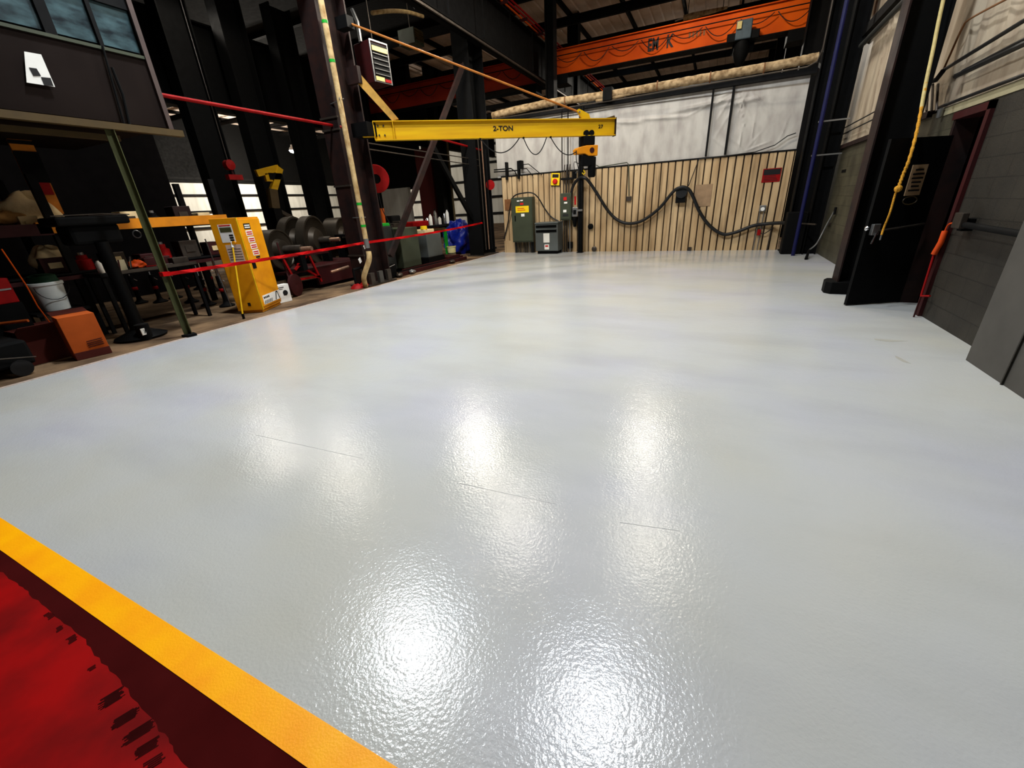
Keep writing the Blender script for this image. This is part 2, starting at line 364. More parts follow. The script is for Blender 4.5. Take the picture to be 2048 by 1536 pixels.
def sheet(x0, x1, z0, z1, plane, axis='y', nx=120, nz=40, sgn=-1):
    m = MB(); vs = []
    for j in range(nz + 1):
        for i in range(nx + 1):
            u = x0 + (x1 - x0) * i / nx; v = z0 + (z1 - z0) * j / nz; h = folds(u, v) * sgn
            vs.append((u, plane + h, v) if axis == 'y' else (plane + h, u, v))
    fs = []
    for j in range(nz):
        for i in range(nx):
            a = j * (nx + 1) + i; q = [a, a + 1, a + nx + 2, a + nx + 1]; fs.append(q if axis == 'y' else q[::-1])
    return m._add(vs, fs, True)
FOLD = []
for k in range(16): FOLD.append((.25 + random.uniform(-.15, .2), 4.15, math.radians(-random.uniform(30, 165)), random.uniform(.012, .03), random.uniform(.012, .03), random.uniform(.7, 1.5)))
for k in range(10): FOLD.append((random.uniform(.1, 1.6), 2.62, math.radians(random.uniform(15, 165)), random.uniform(.01, .025), .02, random.uniform(.4, 1.0)))
for k in range(10): FOLD.append((-7 + k * .75, random.uniform(3.7, 3.9), random.uniform(-.12, .12), .05, .05, random.uniform(1, 2)))
for k in range(8): FOLD.append((-7 + k * .95, 2.7, PI / 2, .015, .02, 1.5))
struct('wall_back', sheet(-7.2, 1.78, 2.54, 4.24, YB + .02, nx=260, nz=70), 'vinyl', origin=(0, YB, 3))
struct('wall_back', MB().box(-7.05, 1.78, YB + .1, YB + .25, 0, 4.24), 'panel_w', origin=(0, YB, 0))
struct('trim_7', MB().box(-7.05, 1.78, YB - .05, YB + .02, 2.545, 2.585), 'steel_dark')
struct('trim_8', MB().box(-7.2, 1.9, YB - .12, YB + .2, 4.22, 4.34), 'steel_dark')
struct('baseboard_back', MB().box(-7.05, -6.45, YB - .06, YB - .036, 0, .42), 'siding')
# insulated pipe lying along the head of the back wall
pp = smooth_path([(-7.15, 14.42, 4.40), (-6.2, 14.4, 4.46), (-5, 14.42, 4.5), (-4, 14.4, 4.47), (-2.6, 14.42, 4.46), (-1.2, 14.4, 4.47), (0, 14.42, 4.49), (1.2, 14.4, 4.50), (1.83, 14.4, 4.52)], 14)
rr = [.105 + random.uniform(-.006, .006) for i in range(len(pp))]
root = thing('insulated_pipe', (-2.6, 14.4, 4.34), 'long tan cloth-wrapped pipe lying along the top of the white back wall', 'pipe')
MB().tube(pp, rr, 12).build('wrapping', 'wrap', root)
for x in (-4.6, -1.9, -.55, .7): MB().lathe((x - .02, 14.41, 4.475), (1, 0, 0), [(0, 0), (.128, 0), (.128, .03), (0, .03)], 16).build('strap', 'wood', root)
MB().tube([(-3.65, 14.4, 4.36), (-3.3, 14.4, 4.36), (-2.5, 14.4, 4.42)], .055, 10).build('lower_pipe', 'wrap', root)
MB().box(-3.42, -3.16, 14.25, 14.55, 4.3, 4.62).build('pipe_clamp', 'black', root)
MB().tube([(-7.1, 14.26, 4.27), (-3, 14.3, 4.28), (1.6, 14.1, 4.3), (1.78, 14.0, 4.36), (1.84, 13.95, 4.6), (1.84, 13.95, 9.9)], .018, 8).build('steel_conduit', 'iron', None, 'thin grey conduit running under the wrapped pipe and turning up at the corner', 'conduit')
# slotted uprights on the white wall
for x, w_, nm in ((-.44, .05, 'plain'), (.06, .06, 'slotted')):
    r = thing('wall_upright', (x, YB - .05, 2.6), 'thin dark %s steel upright on the white back wall, %s' % (nm, 'left one of two' if nm == 'plain' else 'right one of two'), 'upright', 'uprights on the white wall')
    MB().box(x - w_ / 2, x + w_ / 2, YB - .09, YB - .03, 2.6, 4.2).build('channel', 'steel_dark', r)
    mbh = MB()
    for k in range(26): mbh.box(x - .006, x + .006, YB - .094, YB - .088, 2.7 + k * .055, 2.72 + k * .055)
# ---- corner post group at back right
def hcol(name, x, y, w_, d, z0, z1, m, label, web='x', plate=True, group='building columns'):
    """H column; web='x': web runs along x, flanges face +-x"""
    r = thing(name, (x, y, z0), label, 'column', group)
    t = .022
    if web == 'x':
        MB().box(x - w_ / 2, x + w_ / 2, y - .01, y + .01, z0, z1).build('web', m, r)
        MB().box(x - w_ / 2 - t, x - w_ / 2, y - d / 2, y + d / 2, z0, z1).build('flange', m, r)
        MB().box(x + w_ / 2, x + w_ / 2 + t, y - d / 2, y + d / 2, z0, z1).build('flange', m, r)
    else:
        MB().box(x - .01, x + .01, y - d / 2, y + d / 2, z0, z1).build('web', m, r)
        MB().box(x - w_ / 2, x + w_ / 2, y - d / 2 - t, y - d / 2, z0, z1).build('flange', m, r)
        MB().box(x - w_ / 2, x + w_ / 2, y + d / 2, y + d / 2 + t, z0, z1).build('flange', m, r)
    if plate: MB().box(x - w_ / 2 - .1, x + w_ / 2 + .1, y - d / 2 - .1, y + d / 2 + .1, z0, z0 + .03).build('base_plate', m, r)
    return r
hcol('steel_column', 2.1, 14.2, .42, .36, 0, 10, 'black', 'black steel column in the far right corner beside the beige siding')
hcol('steel_column', 2.38, 13.62, .26, .3, 0, 10, 'black', 'slimmer black steel column behind the blue pipe', plate=False)
# front right column: brown left flange, recess shade painted black, octagonal base shroud
r = hcol('steel_column', 2.16, 8.42, .42, .34, 0, 10, 'steel_brown', 'rust brown steel column in front of the white side wall, right of the blue pipe', plate=False)
for ch in list(r.children):
    if ch.name.startswith('web') or ch.location.x > .1: ch.data.materials[0] = M['black']
pl = [(1.86, 8.62, 0), (1.80, 8.5, 0), (1.79, 8.30, 0), (1.86, 8.2, 0), (2.40, 8.2, 0), (2.40, 8.62, 0)]
MB().prism(pl, (0, 0, .19)).build('base_shroud', 'black', r, bevel=.01)
# ---- right wall: block below, vinyl above, brown ledge angle between
struct('wall_right', MB().box(XR, XR + .2, 7.75, YB + .2, 0, 2.45), 'cmu', origin=(XR, 10, 0))
struct('wall_right', MB().box(XR + .0, XR + .2, 5.1, 6.9, 0, 2.42), 'cmu_dark', origin=(XR, 6, 0))
struct('wall_right', MB().box(XR, XR + .2, 6.9, 7.75, 2.3, 2.42), 'cmu_dark', origin=(XR, 7, 2))
struct('wall_right', MB().box(2.37, 2.9, .3, 5.15, 0, 9.5), 'pier', origin=(2.6, 3, 0), bevel=.004)
struct('trim_9', MB().box(2.355, 2.37, 4.52, 4.535, 0, 6), 'cmu_dark')
FOLD = [(random.uniform(5.3, 12), random.uniform(2.6, 3.2), PI / 2 + random.uniform(-.25, .25), random.uniform(.02, .05), random.uniform(.03, .07), random.uniform(1.5, 4)) for k in range(46)]
FOLD += [(random.uniform(9, 12), 2.5, random.uniform(.5, 2.6), .03, .03, .6) for k in range(16)]
struct('wall_right', sheet(5.1, 14.6, 2.5, 8.5, XR + .06, axis='x', nx=230, nz=90), 'vinyl_r', origin=(XR, 8, 3))
struct('wall_right', MB().box(XR + .18, XR + .3, 5.1, 14.8, 2.42, 9.5), 'panel_w', origin=(XR, 8, 3))
struct('trim_10', MB().box(XR - .06, XR + .08, 8.6, 14.3, 2.42, 2.50), 'steel_brown')
struct('trim_11', MB().box(XR - .01, XR + .08, 5.15, 8.3, 2.38, 2.47), mat('cream_ledge', (150, 142, 112), .5, var=.15))
# girts across the side wall
for k, (z, y0, y1) in enumerate(((4.6, 8.6, 14.2), (6.5, 8.6, 14.2))):
    MB().box(XR - .12, XR + .02, y0, y1, z, z + .18).build('wall_girt', 'steel_dark', None, 'dark steel girt across the white side wall between the two columns, %s one' % ('lower' if k == 0 else 'upper'), 'girt', 'side wall girts')
# side wall of the bay behind: dark bands and bright strips
sw = struct('wall_right', MB().box(XR + .05, XR + .2, YB + .3, 42, 0, 10), 'panel_w', origin=(XR, 20, 0))
for k in range(6):
    struct('girt', MB().box(XR - .1, XR + .05, YB + .4, 42, 4.2 + k * .95, 4.75 + k * .95), 'steel_dark', sw)
for k in range(4):
    y = 19 + k * 6
    hcol('steel_column', 2.2, y, .5, .4, 0, 10, 'steel_dark', 'dark steel column of the bay behind the back wall, %s along the side wall' % ('nearest', 'second', 'third', 'farthest')[k])
# ---- far walls and roof
wl = struct('wall_left', MB().box(-42.2, -42, -6, 48, 0, 10.2), 'panel_w', origin=(-42, 20, 0))
for k in range(4): struct('girt', MB().box(-42, -41.85, -6, 48, 1.2 + k * 1.35, 1.38 + k * 1.35), 'steel_dark', wl)
struct('upper_lining', MB().box(-42, -41.9, -6, 48, 5.0, 10.2), 'black', wl)
wf = struct('wall_far', MB().box(-42, 3, 42, 42.2, 0, 10.2), 'panel_w', origin=(-10, 42, 0))
for k in range(5): struct('girt', MB().box(-42, 3, 41.8, 42, .9 + k * 1.6, 1.12 + k * 1.6), 'steel_dark', wf)
struct('upper_lining', MB().box(-42, 3, 41.85, 42, 8.9, 10.2), 'black', wf)
mb = MB(); x = -46
while x < 3:      # ribbed roof sheet
    mb._add([(x, -6, 10), (x, 48, 10), (x + .35, 48, 10), (x + .35, -6, 10), (x + .4, -6, 10.06), (x + .4, 48, 10.06), (x + .5, 48, 10.06), (x + .5, -6, 10.06)],
            [(0, 1, 2, 3), (3, 2, 5, 4), (4, 5, 6, 7)]); x += .5
mb.box(-46, 3.2, -6, 48, 10.1, 10.3)
ce = struct('ceiling', mb, 'ceil', origin=(0, 20, 10))
x = -45.0
while x < 3:
    struct('purlin', MB().ibeam((x, 14, 9.88), (x, 42, 9.88), .1, .22, .02), 'steel_dark', ce); x += 2.5
for y in (17, 20.5, 24, 27.5, 31, 34.5, 38, 41):
    struct('rafter', MB().ibeam((-46, y, 9.6), (3, y, 9.6), .16, .35, .03), 'steel_dark', ce)
for k, (px0, px1, py) in enumerate(((1232, 1256, 124), (1258, 1292, 119))):
    a = PX(px0, py, z=9.98); b = PX(px1, py - 3, z=9.98); c = PX(px0, py + 7, z=9.98)
    struct('skylight_panel', MB().box(a.x, b.x, min(a.y, c.y), max(a.y, c.y), 9.96, 9.985), 'skyl', ce)
struct('wall_front', MB().box(-42, 3, -6.2, -6, 0, 10), 'office', origin=(0, -6, 0))
struct('wall_right', MB().box(2.9, 3.1, -6, .3, 0, 10), 'pier', origin=(3, -2, 0))
# dark office block and stores filling the middle of the left hall
# ================================================================ LAMPS
def highbay(loc, k, W, lab, spot=True, warm=1):
    r = thing('high_bay_lamp', loc, lab, 'lamp', 'high bay lamps')
    x, y, z = loc
    MB().lathe((x, y, z), (0, 0, 1), [(.28, -.02), (.30, 0), (.24, .16), (.12, .26), (.09, .42), (0, .42)], 24).build('reflector', 'silver', r)
    MB().tube([(x, y, z + .4), (x, y, 10)], .012, 6).build('hanger_rod', 'black', r)
    MB().lathe((x, y, z - .02), (0, 0, 1), [(0, -.2), (.2, -.15), (.3, 0), (0, 0)], 24).build('lens', 'glow', r)
    l = add_lamp((0, 0, 0), W, spot, warm); l.parent = r; l.location = (0, 0, -.24)
    if not spot: l.location = (0, 0, -.35)
    return r
lab8 = ['round lamp high overhead, near the camera on the right side of the bay', 'round lamp high over the middle of the white floor, right row', 'round lamp beyond the white back wall, right row', 'round lamp high overhead, near the camera on the left side of the bay', 'round lamp high over the middle of the white floor, left row', 'round lamp hung low beside the black runway girder', 'round lamp over the left hall, nearer one', 'round lamp deepest over the left hall roof']
for k, (x, y, z, e, wm) in enumerate(LAMPS_BAY):
    highbay((x, y, z), k, W_BAY * e, lab8[k], True, wm)
labs = ['bright round lamp glowing under the orange crane bridge', 'lower left of the two glowing lamps beyond the yellow safety cabinet', 'upper right of the two glowing lamps beyond the yellow safety cabinet']
for k, (x, y, z, e) in enumerate(LAMPS_FAR): highbay((x, y, z), k, W_FAR * e, labs[k], k == 0)
# ================================================================ JIB CRANE
JA, JB = V(-7.05, 8.28, 3.275), V(-2.55, 12.0, 3.275)
jd = (JB - JA); jd.z = 0; jd.normalize(); jn = V(jd.y, -jd.x, 0)     # jn faces the camera
if jn.y > 0: jn = -jn
jib = thing('jib_crane', (-7.2, 8.15, 0), 'yellow jib crane boom marked 2-TON reaching from the dark column', 'crane')
MB().ibeam(JA, JB, .16, .37, .016).build('boom', 'yellow', jib)
for s in (.0, .42):
    a = JA + jd * s; MB().cbox(a + V(0, 0, 0), jd * .007, jn * .08, V(0, 0, .17)).build('stiffener_plate', 'yellow', jib)
MB().cbox(JB - jd * .006, jd * .006, jn * .085, V(0, 0, .2)).build('end_stop', 'steel_brown', jib)
MB().prism([JB + V(0, 0, .185), JB - jd * .3 + V(0, 0, .185), JB - jd * .03 + V(0, 0, .25)], jn * .02).build('end_bracket', 'olive_beam', jib)
MB().cbox(JA - jd * .12 + V(0, 0, .0), jd * .14, jn * .07, V(0, 0, .11)).build('pivot_block', 'yellow', jib, bevel=.01)
for i, (s, z) in enumerate(((.1, .1), (.22, .1), (.1, -.08), (.22, -.08))):
    MB().lathe(JA + jd * s + jn * .01 + V(0, 0, z), jn, [(0, .0), (.018, 0), (.018, .02), (0, .02)], 8).build('bolt', 'iron', jib)
tb = PX(1163, 241, y=11.45); ta = V(-7.2, 8.2, 5.17)
tipp = JA + jd * ((tb - JA).dot(jd)); tipp.z = 3.53
MB().tube([ta, tipp + V(0, 0, .05)], .022, 8).build('tie_rod', mat('orange_tie_rod', (160, 96, 30), .6), jib)
MB().prism([tipp + V(0, 0, -.07) + jd * .2, tipp + V(0, 0, -.07) - jd * .02, tipp + V(0, 0, .10) - jd * .16, tipp + V(0, 0, .13) - jd * .10, tipp + V(0, 0, .02) + jd * .16], jn * .06).build('rod_clevis', 'yellow', jib)
MB().lathe(tipp + V(0, 0, .06) - jd * .1 + jn * .06, jn, [(0, 0), (.02, 0), (.02, .03), (0, .03)], 10).build('clevis_pin', 'chrome', jib)
mp_ = PX(992, 271, y=10); mp_ = JA
def on_boom(px, py):      # point on the camera-side web of the boom
    n = jn; d = ray(px, py); t = ((JA + jn * .012) - CAM).dot(n) / d.dot(n); return CAM + d * t
a = on_boom(987, 271); b = on_boom(1026, 259)
text('lettering', '2-TON', 'ink', (a.x, a.y, 3.235), jd, (0, 0, 1), .105, jib, width=(V(b.x, b.y, 0) - V(a.x, a.y, 0)).length)
a = on_boom(1196, 272); b = on_boom(1206, 262)
text('numeral', '27', 'ink', (a.x, a.y, 3.25), jd, (0, 0, 1), .08, jib, width=(V(b.x, b.y, 0) - V(a.x, a.y, 0)).length)
MB().prism([V(-7.2, 8.2, 4.15), V(-7.2, 8.2, 4.42), V(-6.6, 8.62, 3.5), V(-6.72, 8.54, 3.47)], (-.03, .05, 0)).build('brace_arm', mat('worn_yellow_arm', (186, 140, 60), .5, var=.4), jib)
# hoist and trolley
hp = on_boom(1176, 290); s0 = (hp - JA).dot(jd); hc = JA + jd * s0; hc.z = 3.09
ho = thing('chain_hoist', (hc.x, hc.y, 2.3), 'yellow and black electric chain hoist hanging under the end of the yellow boom', 'hoist')
MB().cbox(hc + V(0, 0, -.10), jd * .15, jn * .1, V(0, 0, .1)).build('trolley', 'black', ho, bevel=.015)
for s in (-.07, .07): MB().lathe(hc + jd * s + jn * .02 + V(0, 0, .06), jn, [(0, 0), (.065, 0), (.065, .06), (0, .06)], 18).build('wheel', 'black', ho)
hz = hc.z - .32
def hb(u, z): return hc + jd * u + V(0, 0, z - hc.z) - jn * -.12
P = [hb(-.36, hz + .03), hb(-.30, hz + .07), hb(-.08, hz + .11), hb(.23, hz + .115), hb(.22, hz - .125), hb(-.02, hz - .12), hb(-.12, hz - .07), hb(-.34, hz - .075)]
MB().prism(P, -jn * .24).build('motor_housing', 'hoist', ho, bevel=.015)
MB().lathe(hb(.06, hz), jn, [(0, 0), (.062, 0), (.062, .012), (0, .012)], 20).build('red_badge', 'darkred', ho)
MB().cbox(hc + V(0, 0, hz - hc.z - .22) - jd * .05, jd * .16, jn * .1, V(0, 0, .12)).build('gearbox', 'black', ho, bevel=.02)
MB().lathe(hc + V(0, 0, hz - hc.z - .14) + jd * .12, (0, 0, -1), [(.10, 0), (.105, .02), (.10, .42), (.08, .46), (0, .46)], 14).build('chain_bag', 'black', ho)
MB().tube([hc + V(0, 0, hz - hc.z - .2) - jd * .14, hc + V(0, 0, hz - hc.z - .44) - jd * .1], .012, 6).build('chain', 'iron', ho)
hk = hc + V(0, 0, hz - hc.z - .44) - jd * .1
MB().tube([hk + V(0, 0, .02), hk, hk + jd * .04 - V(0, 0, .05), hk - V(0, 0, .09), hk - jd * .04 - V(0, 0, .05)], .014, 8).build('hook', 'lab_y', ho)
# festoon cable loops
pts = []
fz = 3.06; S = [(.958, 0), ]
L = (JB - JA).length
def bj(px): q = on_boom(px, 283); return (q - JA).dot(jd)
r = thing('festoon_cable', (hc.x, hc.y, 2.7), 'thin black power cable hanging in loops below the yellow boom', 'cable')
for a, b, sg in ((960, 1038, .30), (1046, 1092, .36), (1100, 1160, .27)):
    pa = JA + jd * bj(a) + jn * .06; pb = JA + jd * bj(b) + jn * .06; pa.z = 3.08; pb.z = 3.08 if b < 1150 else 2.86
    MB().tube(arc(pa, pb, sg, 18), .012, 6).build('cable_loop', 'rubber', r)
    MB().cbox(pa, jd * .02, jn * .02, V(0, 0, .02)).build('cable_clip', 'black', r)
q = hb(-.36, hz)
MB().tube(smooth_path([q, q + V(0, 0, -.2), q + V(.05, .03, -.42), q + V(-.02, 0, -.5)], 6), .01, 6).build('pendant_cable', 'rubber', r)
# pendant control
pc = PX(1149, 350, y=11.4)
pd = MB().cbox(pc, V(.05, .03, 0), V(-.02, .03, 0), V(0, 0, .09)).build('pendant', 'black', ho, bevel=.02)
MB().tube(smooth_path([pc + V(0, 0, .08), pc + V(0, 0, .3), hc - jd * .1 + V(0, 0, -.7)], 5), .008, 6).build('pendant_cord', 'rubber', pd)
# ================================================================ BACK WALL EQUIPMENT
W0 = YB - .036
def wpt(px, py, d=0): return PX(px, py, y=W0 - d)
def plate(name, px0, py0, px1, py1, m, parent=None, d=.01, off=0, **k):
    a = PX(px0, py0, y=W0 - off - d); b = PX(px1, py1, y=W0 - off - d)
    return MB().box(a.x, b.x, W0 - off - d, W0 - off, a.z, b.z).build(name, m, parent, **k)
# tall electrical panel
x0, x1, z0, z1, dp = -6.58, -5.78, .38, 1.86, .28
yf = W0 - dp
ep = thing('electrical_panel', (-6.2, W0, z0), 'tall green-grey electrical panel with a yellow warning sticker on the beige wall', 'electrical panel')
MB().box(x0, x1, yf, W0, z0, z1).build('enclosure', 'e_green', ep, bevel=.01)
MB().box(x0 + .03, x1 - .03, yf - .02, yf, z0 + .04, z1 - .05).build('door', 'e_green', ep, bevel=.006)
MB().box(x0 + .13, x0 + .17, yf - .04, yf - .02, z0 + .72, z0 + .9).build('latch', 'black', ep, bevel=.004)
MB().box(x0 + .18, x0 + .68, yf - .026, yf - .02, z0 + .99, z0 + 1.2).build('warning_sticker', 'lab_y', ep)
mb = MB()
for k in range(2):
    xx = x0 + .25
    for n in range(9 + k * 2):
        wd = random.uniform(.02, .04); mb.box(xx, xx + wd * .8, yf - .029, yf - .026, z0 + 1.11 - k * .055, z0 + 1.135 - k * .055); xx += wd
        if xx > x0 + .62: break
mb.build('sticker_text', 'redink', ep)
for (u, v, w_, h_, m_) in ((.24, 1.35, .1, .035, 'white'), (.37, 1.36, .1, .035, 'white'), (.36, 1.24, .12, .06, 'redink'), (.38, .86, .13, .09, 'white')):
    MB().box(x0 + u, x0 + u + w_, yf - .026, yf - .02, z0 + v, z0 + v + h_).build('label', m_, ep)
mb = MB(); xx = x0 + .03
gp = thing('conduit_bundle', (-6.2, W0 - .1, 0), 'row of dark and silver conduits rising from the floor into the tall electrical panel', 'conduits')
while xx < x1 - .03:
    rr_ = random.choice((.014, .02, .026)); MB().tube([(xx, W0 - .12, 0), (xx + random.uniform(-.01, .01), W0 - .13, z0)], rr_, 8).build('conduit', random.choice(('silver', 'rubber', 'iron', 'e_grey_d')), gp); xx += random.uniform(.045, .08)
# black hose looped over the panel
hs = [wpt(1008, 478, .05), wpt(1016, 445, .08), wpt(1022, 405, .22), wpt(1030, 391, .30), wpt(1048, 386, .30), wpt(1064, 386, .30), wpt(1076, 395, .25), wpt(1090, 418, .1), wpt(1103, 434, .08), wpt(1118, 443, .10), wpt(1122, 447, .1)]
MB().tube(smooth_path(hs, 8), .022, 8).build('black_hose', 'rubber', None, 'thin black hose looped over the top of the tall electrical panel', 'hose')
plate('mounting_board', 1009, 399, 1024, 420, 'wood', None, .02, label='small brown board on the beige siding left of the tall electrical panel', cat='board')
# transformer
a = PX(1075, 507, z=0); tx0, tx1, ty0, ty1 = -5.56, -4.74, 13.95, 14.5
tr = thing('transformer', (-5.15, 14.2, 0), 'squat grey vented transformer cabinet standing on the floor before the beige wall', 'transformer')
MB().box(tx0 + .05, tx1 - .05, ty0 + .05, ty1, 0, .1).build('plinth', 'black', tr)
MB().box(tx0, tx1, ty0, ty1, .1, .98).build('enclosure', 'e_grey', tr, bevel=.012)
MB().box(tx0 - .01, tx1 + .01, ty0 - .02, ty1, .98, 1.03).build('lid', 'e_grey', tr, bevel=.01)
for z in (.88, .73): 
    MB().box(tx0 + .03, tx1 - .05, ty0 - .012, ty0 - .002, z - .02, z + .07).build('vent_slot', 'black', tr)
    MB().beam((tx0 + .03, ty0 - .03, z + .07), (tx1 - .05, ty0 - .03, z + .07), .05, .012).build('louvre', 'e_grey', tr)
MB().box(tx0 + .3, tx0 + .52, ty0 - .008, ty0, .38, .68).build('rating_label', 'white', tr)
MB().box(tx0 + .33, tx0 + .50, ty0 - .008, ty0, .15, .32).build('warning_label', 'white', tr)
MB().box(tx0 + .36, tx0 + .47, ty0 - .012, ty0 - .008, .24, .29).build('label_mark', 'redink', tr)
# disconnect box
a, b = PX(1120, 387, y=14.35), PX(1142, 440, y=14.35)
db = thing('disconnect_switch', (a.x + .2, W0, b.z), 'narrow green-grey switch box with small stickers, right of the tall electrical panel', 'electrical box')
MB().box(a.x, b.x, 14.35, W0, b.z, a.z).build('enclosure', 'e_green', db, bevel=.008)
MB().box(a.x + .03, b.x - .03, 14.33, 14.35, b.z + .04, a.z - .1).build('door', 'e_green', db, bevel=.004)
for u, v, h_, m_ in ((.13, .62, .1, 'redink'), (.15, .52, .05, 'white'), (.12, .25, .08, 'white')): MB().box(a.x + u, a.x + u + .11, 14.322, 14.33, b.z + v, b.z + v + h_).build('label', m_, db)
MB().box(a.x + .1, a.x + .3, 14.322, 14.33, b.z + .13, b.z + .2).build('dark_plate', 'e_grey_d', db)
cx_ = a.x
for k in range(4): MB().tube([(cx_ + .05 + k * .085, 14.45, b.z), (cx_ + .02 + k * .1, 14.46, 0)], .02, 8).build('conduit', ('silver', 'rubber', 'iron', 'silver')[k], db)
for k in range(3): MB().tube([(cx_ + .1 + k * .09, 14.44, a.z), (cx_ + .1 + k * .09, 14.44, a.z + .42), (cx_ + .12 + k * .09, 14.5, a.z + .85)], .026 if k == 1 else .02, 8).build('upper_conduit', 'iron', db)
MB().box(cx_ + .02, cx_ + .42, 14.4, W0, a.z + .4, a.z + .46).build('strut_channel', 'steel_dark', db)
for px in (1124, 1136):
    p = wpt(px, 280, .15); MB().tube([(p.x, p.y, 2.3), (p.x, p.y, 4.25)], .018, 6).build('riser_conduit', 'steel_dark', None, 'thin dark vertical conduit on the white wall left of the hoist, %s' % ('left of the pair' if px == 1124 else 'right of the pair'), 'conduit', 'riser conduits')
# e-stop sign (tilted)
a = wpt(1103, 348, .03); b = wpt(1119, 369, .03); c = (a + b) / 2
es = thing('emergency_stop_station', (c.x, W0, b.z), 'small yellow emergency stop sign with a red button high on the beige wall', 'sign')
tl = .08; u = V(math.cos(tl), 0, -math.sin(tl)); v = V(math.sin(tl), 0, math.cos(tl))
MB().cbox(c, u * .165, V(0, .012, 0), v * .2).build('backing', 'ink', es)
MB().cbox(c - V(0, .014, 0), u * .15, V(0, .004, 0), v * .185).build('yellow_face', 'lab_y', es)
MB().cbox(c - V(0, .02, 0) + v * .1, u * .11, V(0, .004, 0), v * .05).build('black_text_band', 'ink', es)
MB().lathe(c - V(0, .02, 0) - v * .07, (0, -1, 0), [(.085, 0), (.085, .03), (.06, .06), (0, .065)], 20).build('button', 'redink', es)
# small boxes beside the post
a, b = PX(1144, 415, y=14.45), PX(1155, 447, y=14.45)
ds = thing('control_station', (a.x, W0, b.z), 'small grey switch station between the green box and the black post', 'electrical box')
MB().box(a.x, b.x, 14.44, W0, b.z + .22, a.z).build('box', 'silver', ds, bevel=.006)
MB().box(a.x + .05, b.x - .05, 14.42, 14.44, b.z + .3, a.z - .08).build('toggle', 'black', ds)
MB().lathe(((a.x + b.x) / 2, 14.47, b.z + .2), (0, 0, -1), [(.08, 0), (.09, .06), (.07, .2), (.05, .3), (0, .3)], 14).build('socket', 'black', ds)
p = wpt(1150, 401, .03); MB().box(p.x - .03, p.x + .03, W0 - .008, W0, p.z - .13, p.z + .13).build('red_strip_sign', 'redink', None, 'tiny vertical red lettered strip above the small grey switch station', 'sign')
p = wpt(1181, 453, .04); MB().lathe((p.x, W0, p.z), (0, -1, 0), [(.09, 0), (.09, .06), (.05, .08), (0, .08)], 16).build('round_cover', 'black', None, 'round black cover low on the beige wall right of the black post', 'cover')
p = wpt(1188, 498, .05); MB().lathe((p.x, W0 + .0, .09), (0, -1, 0), [(.085, 0), (.085, .05), (.05, .07), (0, .07)], 16).build('clean_out_fitting', 'iron', None, 'dark green round clean-out plug at the foot of the beige wall', 'plug')
p = wpt(1140, 493, .05); MB().box(p.x - .09, p.x + .09, W0 - .08, W0, .12, .34).build('floor_outlet_box', 'black', None, 'small black outlet box low on the beige wall beside the transformer', 'outlet', bevel=.006)
p = wpt(1379, 499, .05); MB().box(p.x - .05, p.x + .05, W0 - .06, W0, .0, .11).build('small_outlet_box', 'iron', None, 'tiny dark outlet box at the foot of the beige wall under the hose hanger', 'outlet')
# black post
bp_ = thing('hose_post', (-4.06, 14.3, 0), 'slim black steel post standing before the beige wall below the hoist', 'post')
MB().ibeam((-4.06, 14.3, 0), (-4.06, 14.3, 4.25), .13, .13, .014, upv=(0, 1, 0)).build('post', 'black', bp_)
MB().box(-4.16, -3.96, 14.2, 14.4, 0, .02).build('foot_plate', 'black', bp_)
MB().box(-4.14, -3.98, 14.2, 14.23, 1.32, 1.38).build('band', 'silver', bp_)
# heavy swagged hose
hs = [wpt(1143, 425, .12), wpt(1141, 400, .13), wpt(1146, 373, .16), wpt(1158, 357, .3), wpt(1170, 356, .42), wpt(1180, 366, .3), wpt(1196, 390, .18), wpt(1215, 420, .12), wpt(1235, 440, .1), wpt(1258, 447, .1), wpt(1285, 441, .1), wpt(1318, 417, .1), wpt(1345, 385, .16), wpt(1358, 376, .22), wpt(1370, 375, .22),
      wpt(1382, 385, .18), wpt(1400, 425, .12), wpt(1420, 452, .1), wpt(1445, 468, .1), wpt(1470, 465, .1), wpt(1505, 452, .1), wpt(1530, 448, .1), wpt(1556, 446, .3), wpt(1580, 446, .6), wpt(1600, 448, .68)]
MB().tube(smooth_path(hs, 10), .047, 12).build('heavy_hose', 'rubber', None, 'thick black hose swagged in two dips across the beige back wall', 'hose')
a, b = wpt(1353, 384, .05), wpt(1372, 405, .05)
hg = thing('hose_hanger', ((a.x + b.x) / 2, W0, b.z), 'black box-shaped hanger carrying the thick hose in the middle of the beige wall', 'hanger')
MB().box(a.x, b.x - .02, W0 - .16, W0, b.z, a.z + .06).build('bracket_box', 'black', hg, bevel=.01)
MB().lathe(((a.x + b.x) / 2, W0, a.z - .02), (0, -1, 0), [(.13, 0), (.13, .14), (.16, .15), (.16, .19), (0, .19)], 20).build('saddle', 'rubber', hg)
MB().tube([wpt(1377, 372, .1), wpt(1398, 318, .05)], .012, 6).build('slanting_cord', 'rubber', None, 'thin dark cord slanting up from the hose hanger to the top of the siding', 'cord')
MB().tube([wpt(1398, 318, .05), wpt(1450, 312, .05), wpt(1510, 304, .05), wpt(1550, 290, .05), wpt(1575, 272, .05), wpt(1592, 266, .05)], .012, 6).build('wall_cable', 'rubber', None, 'thin dark cable sagging across the lower edge of the white wall at right', 'cable')
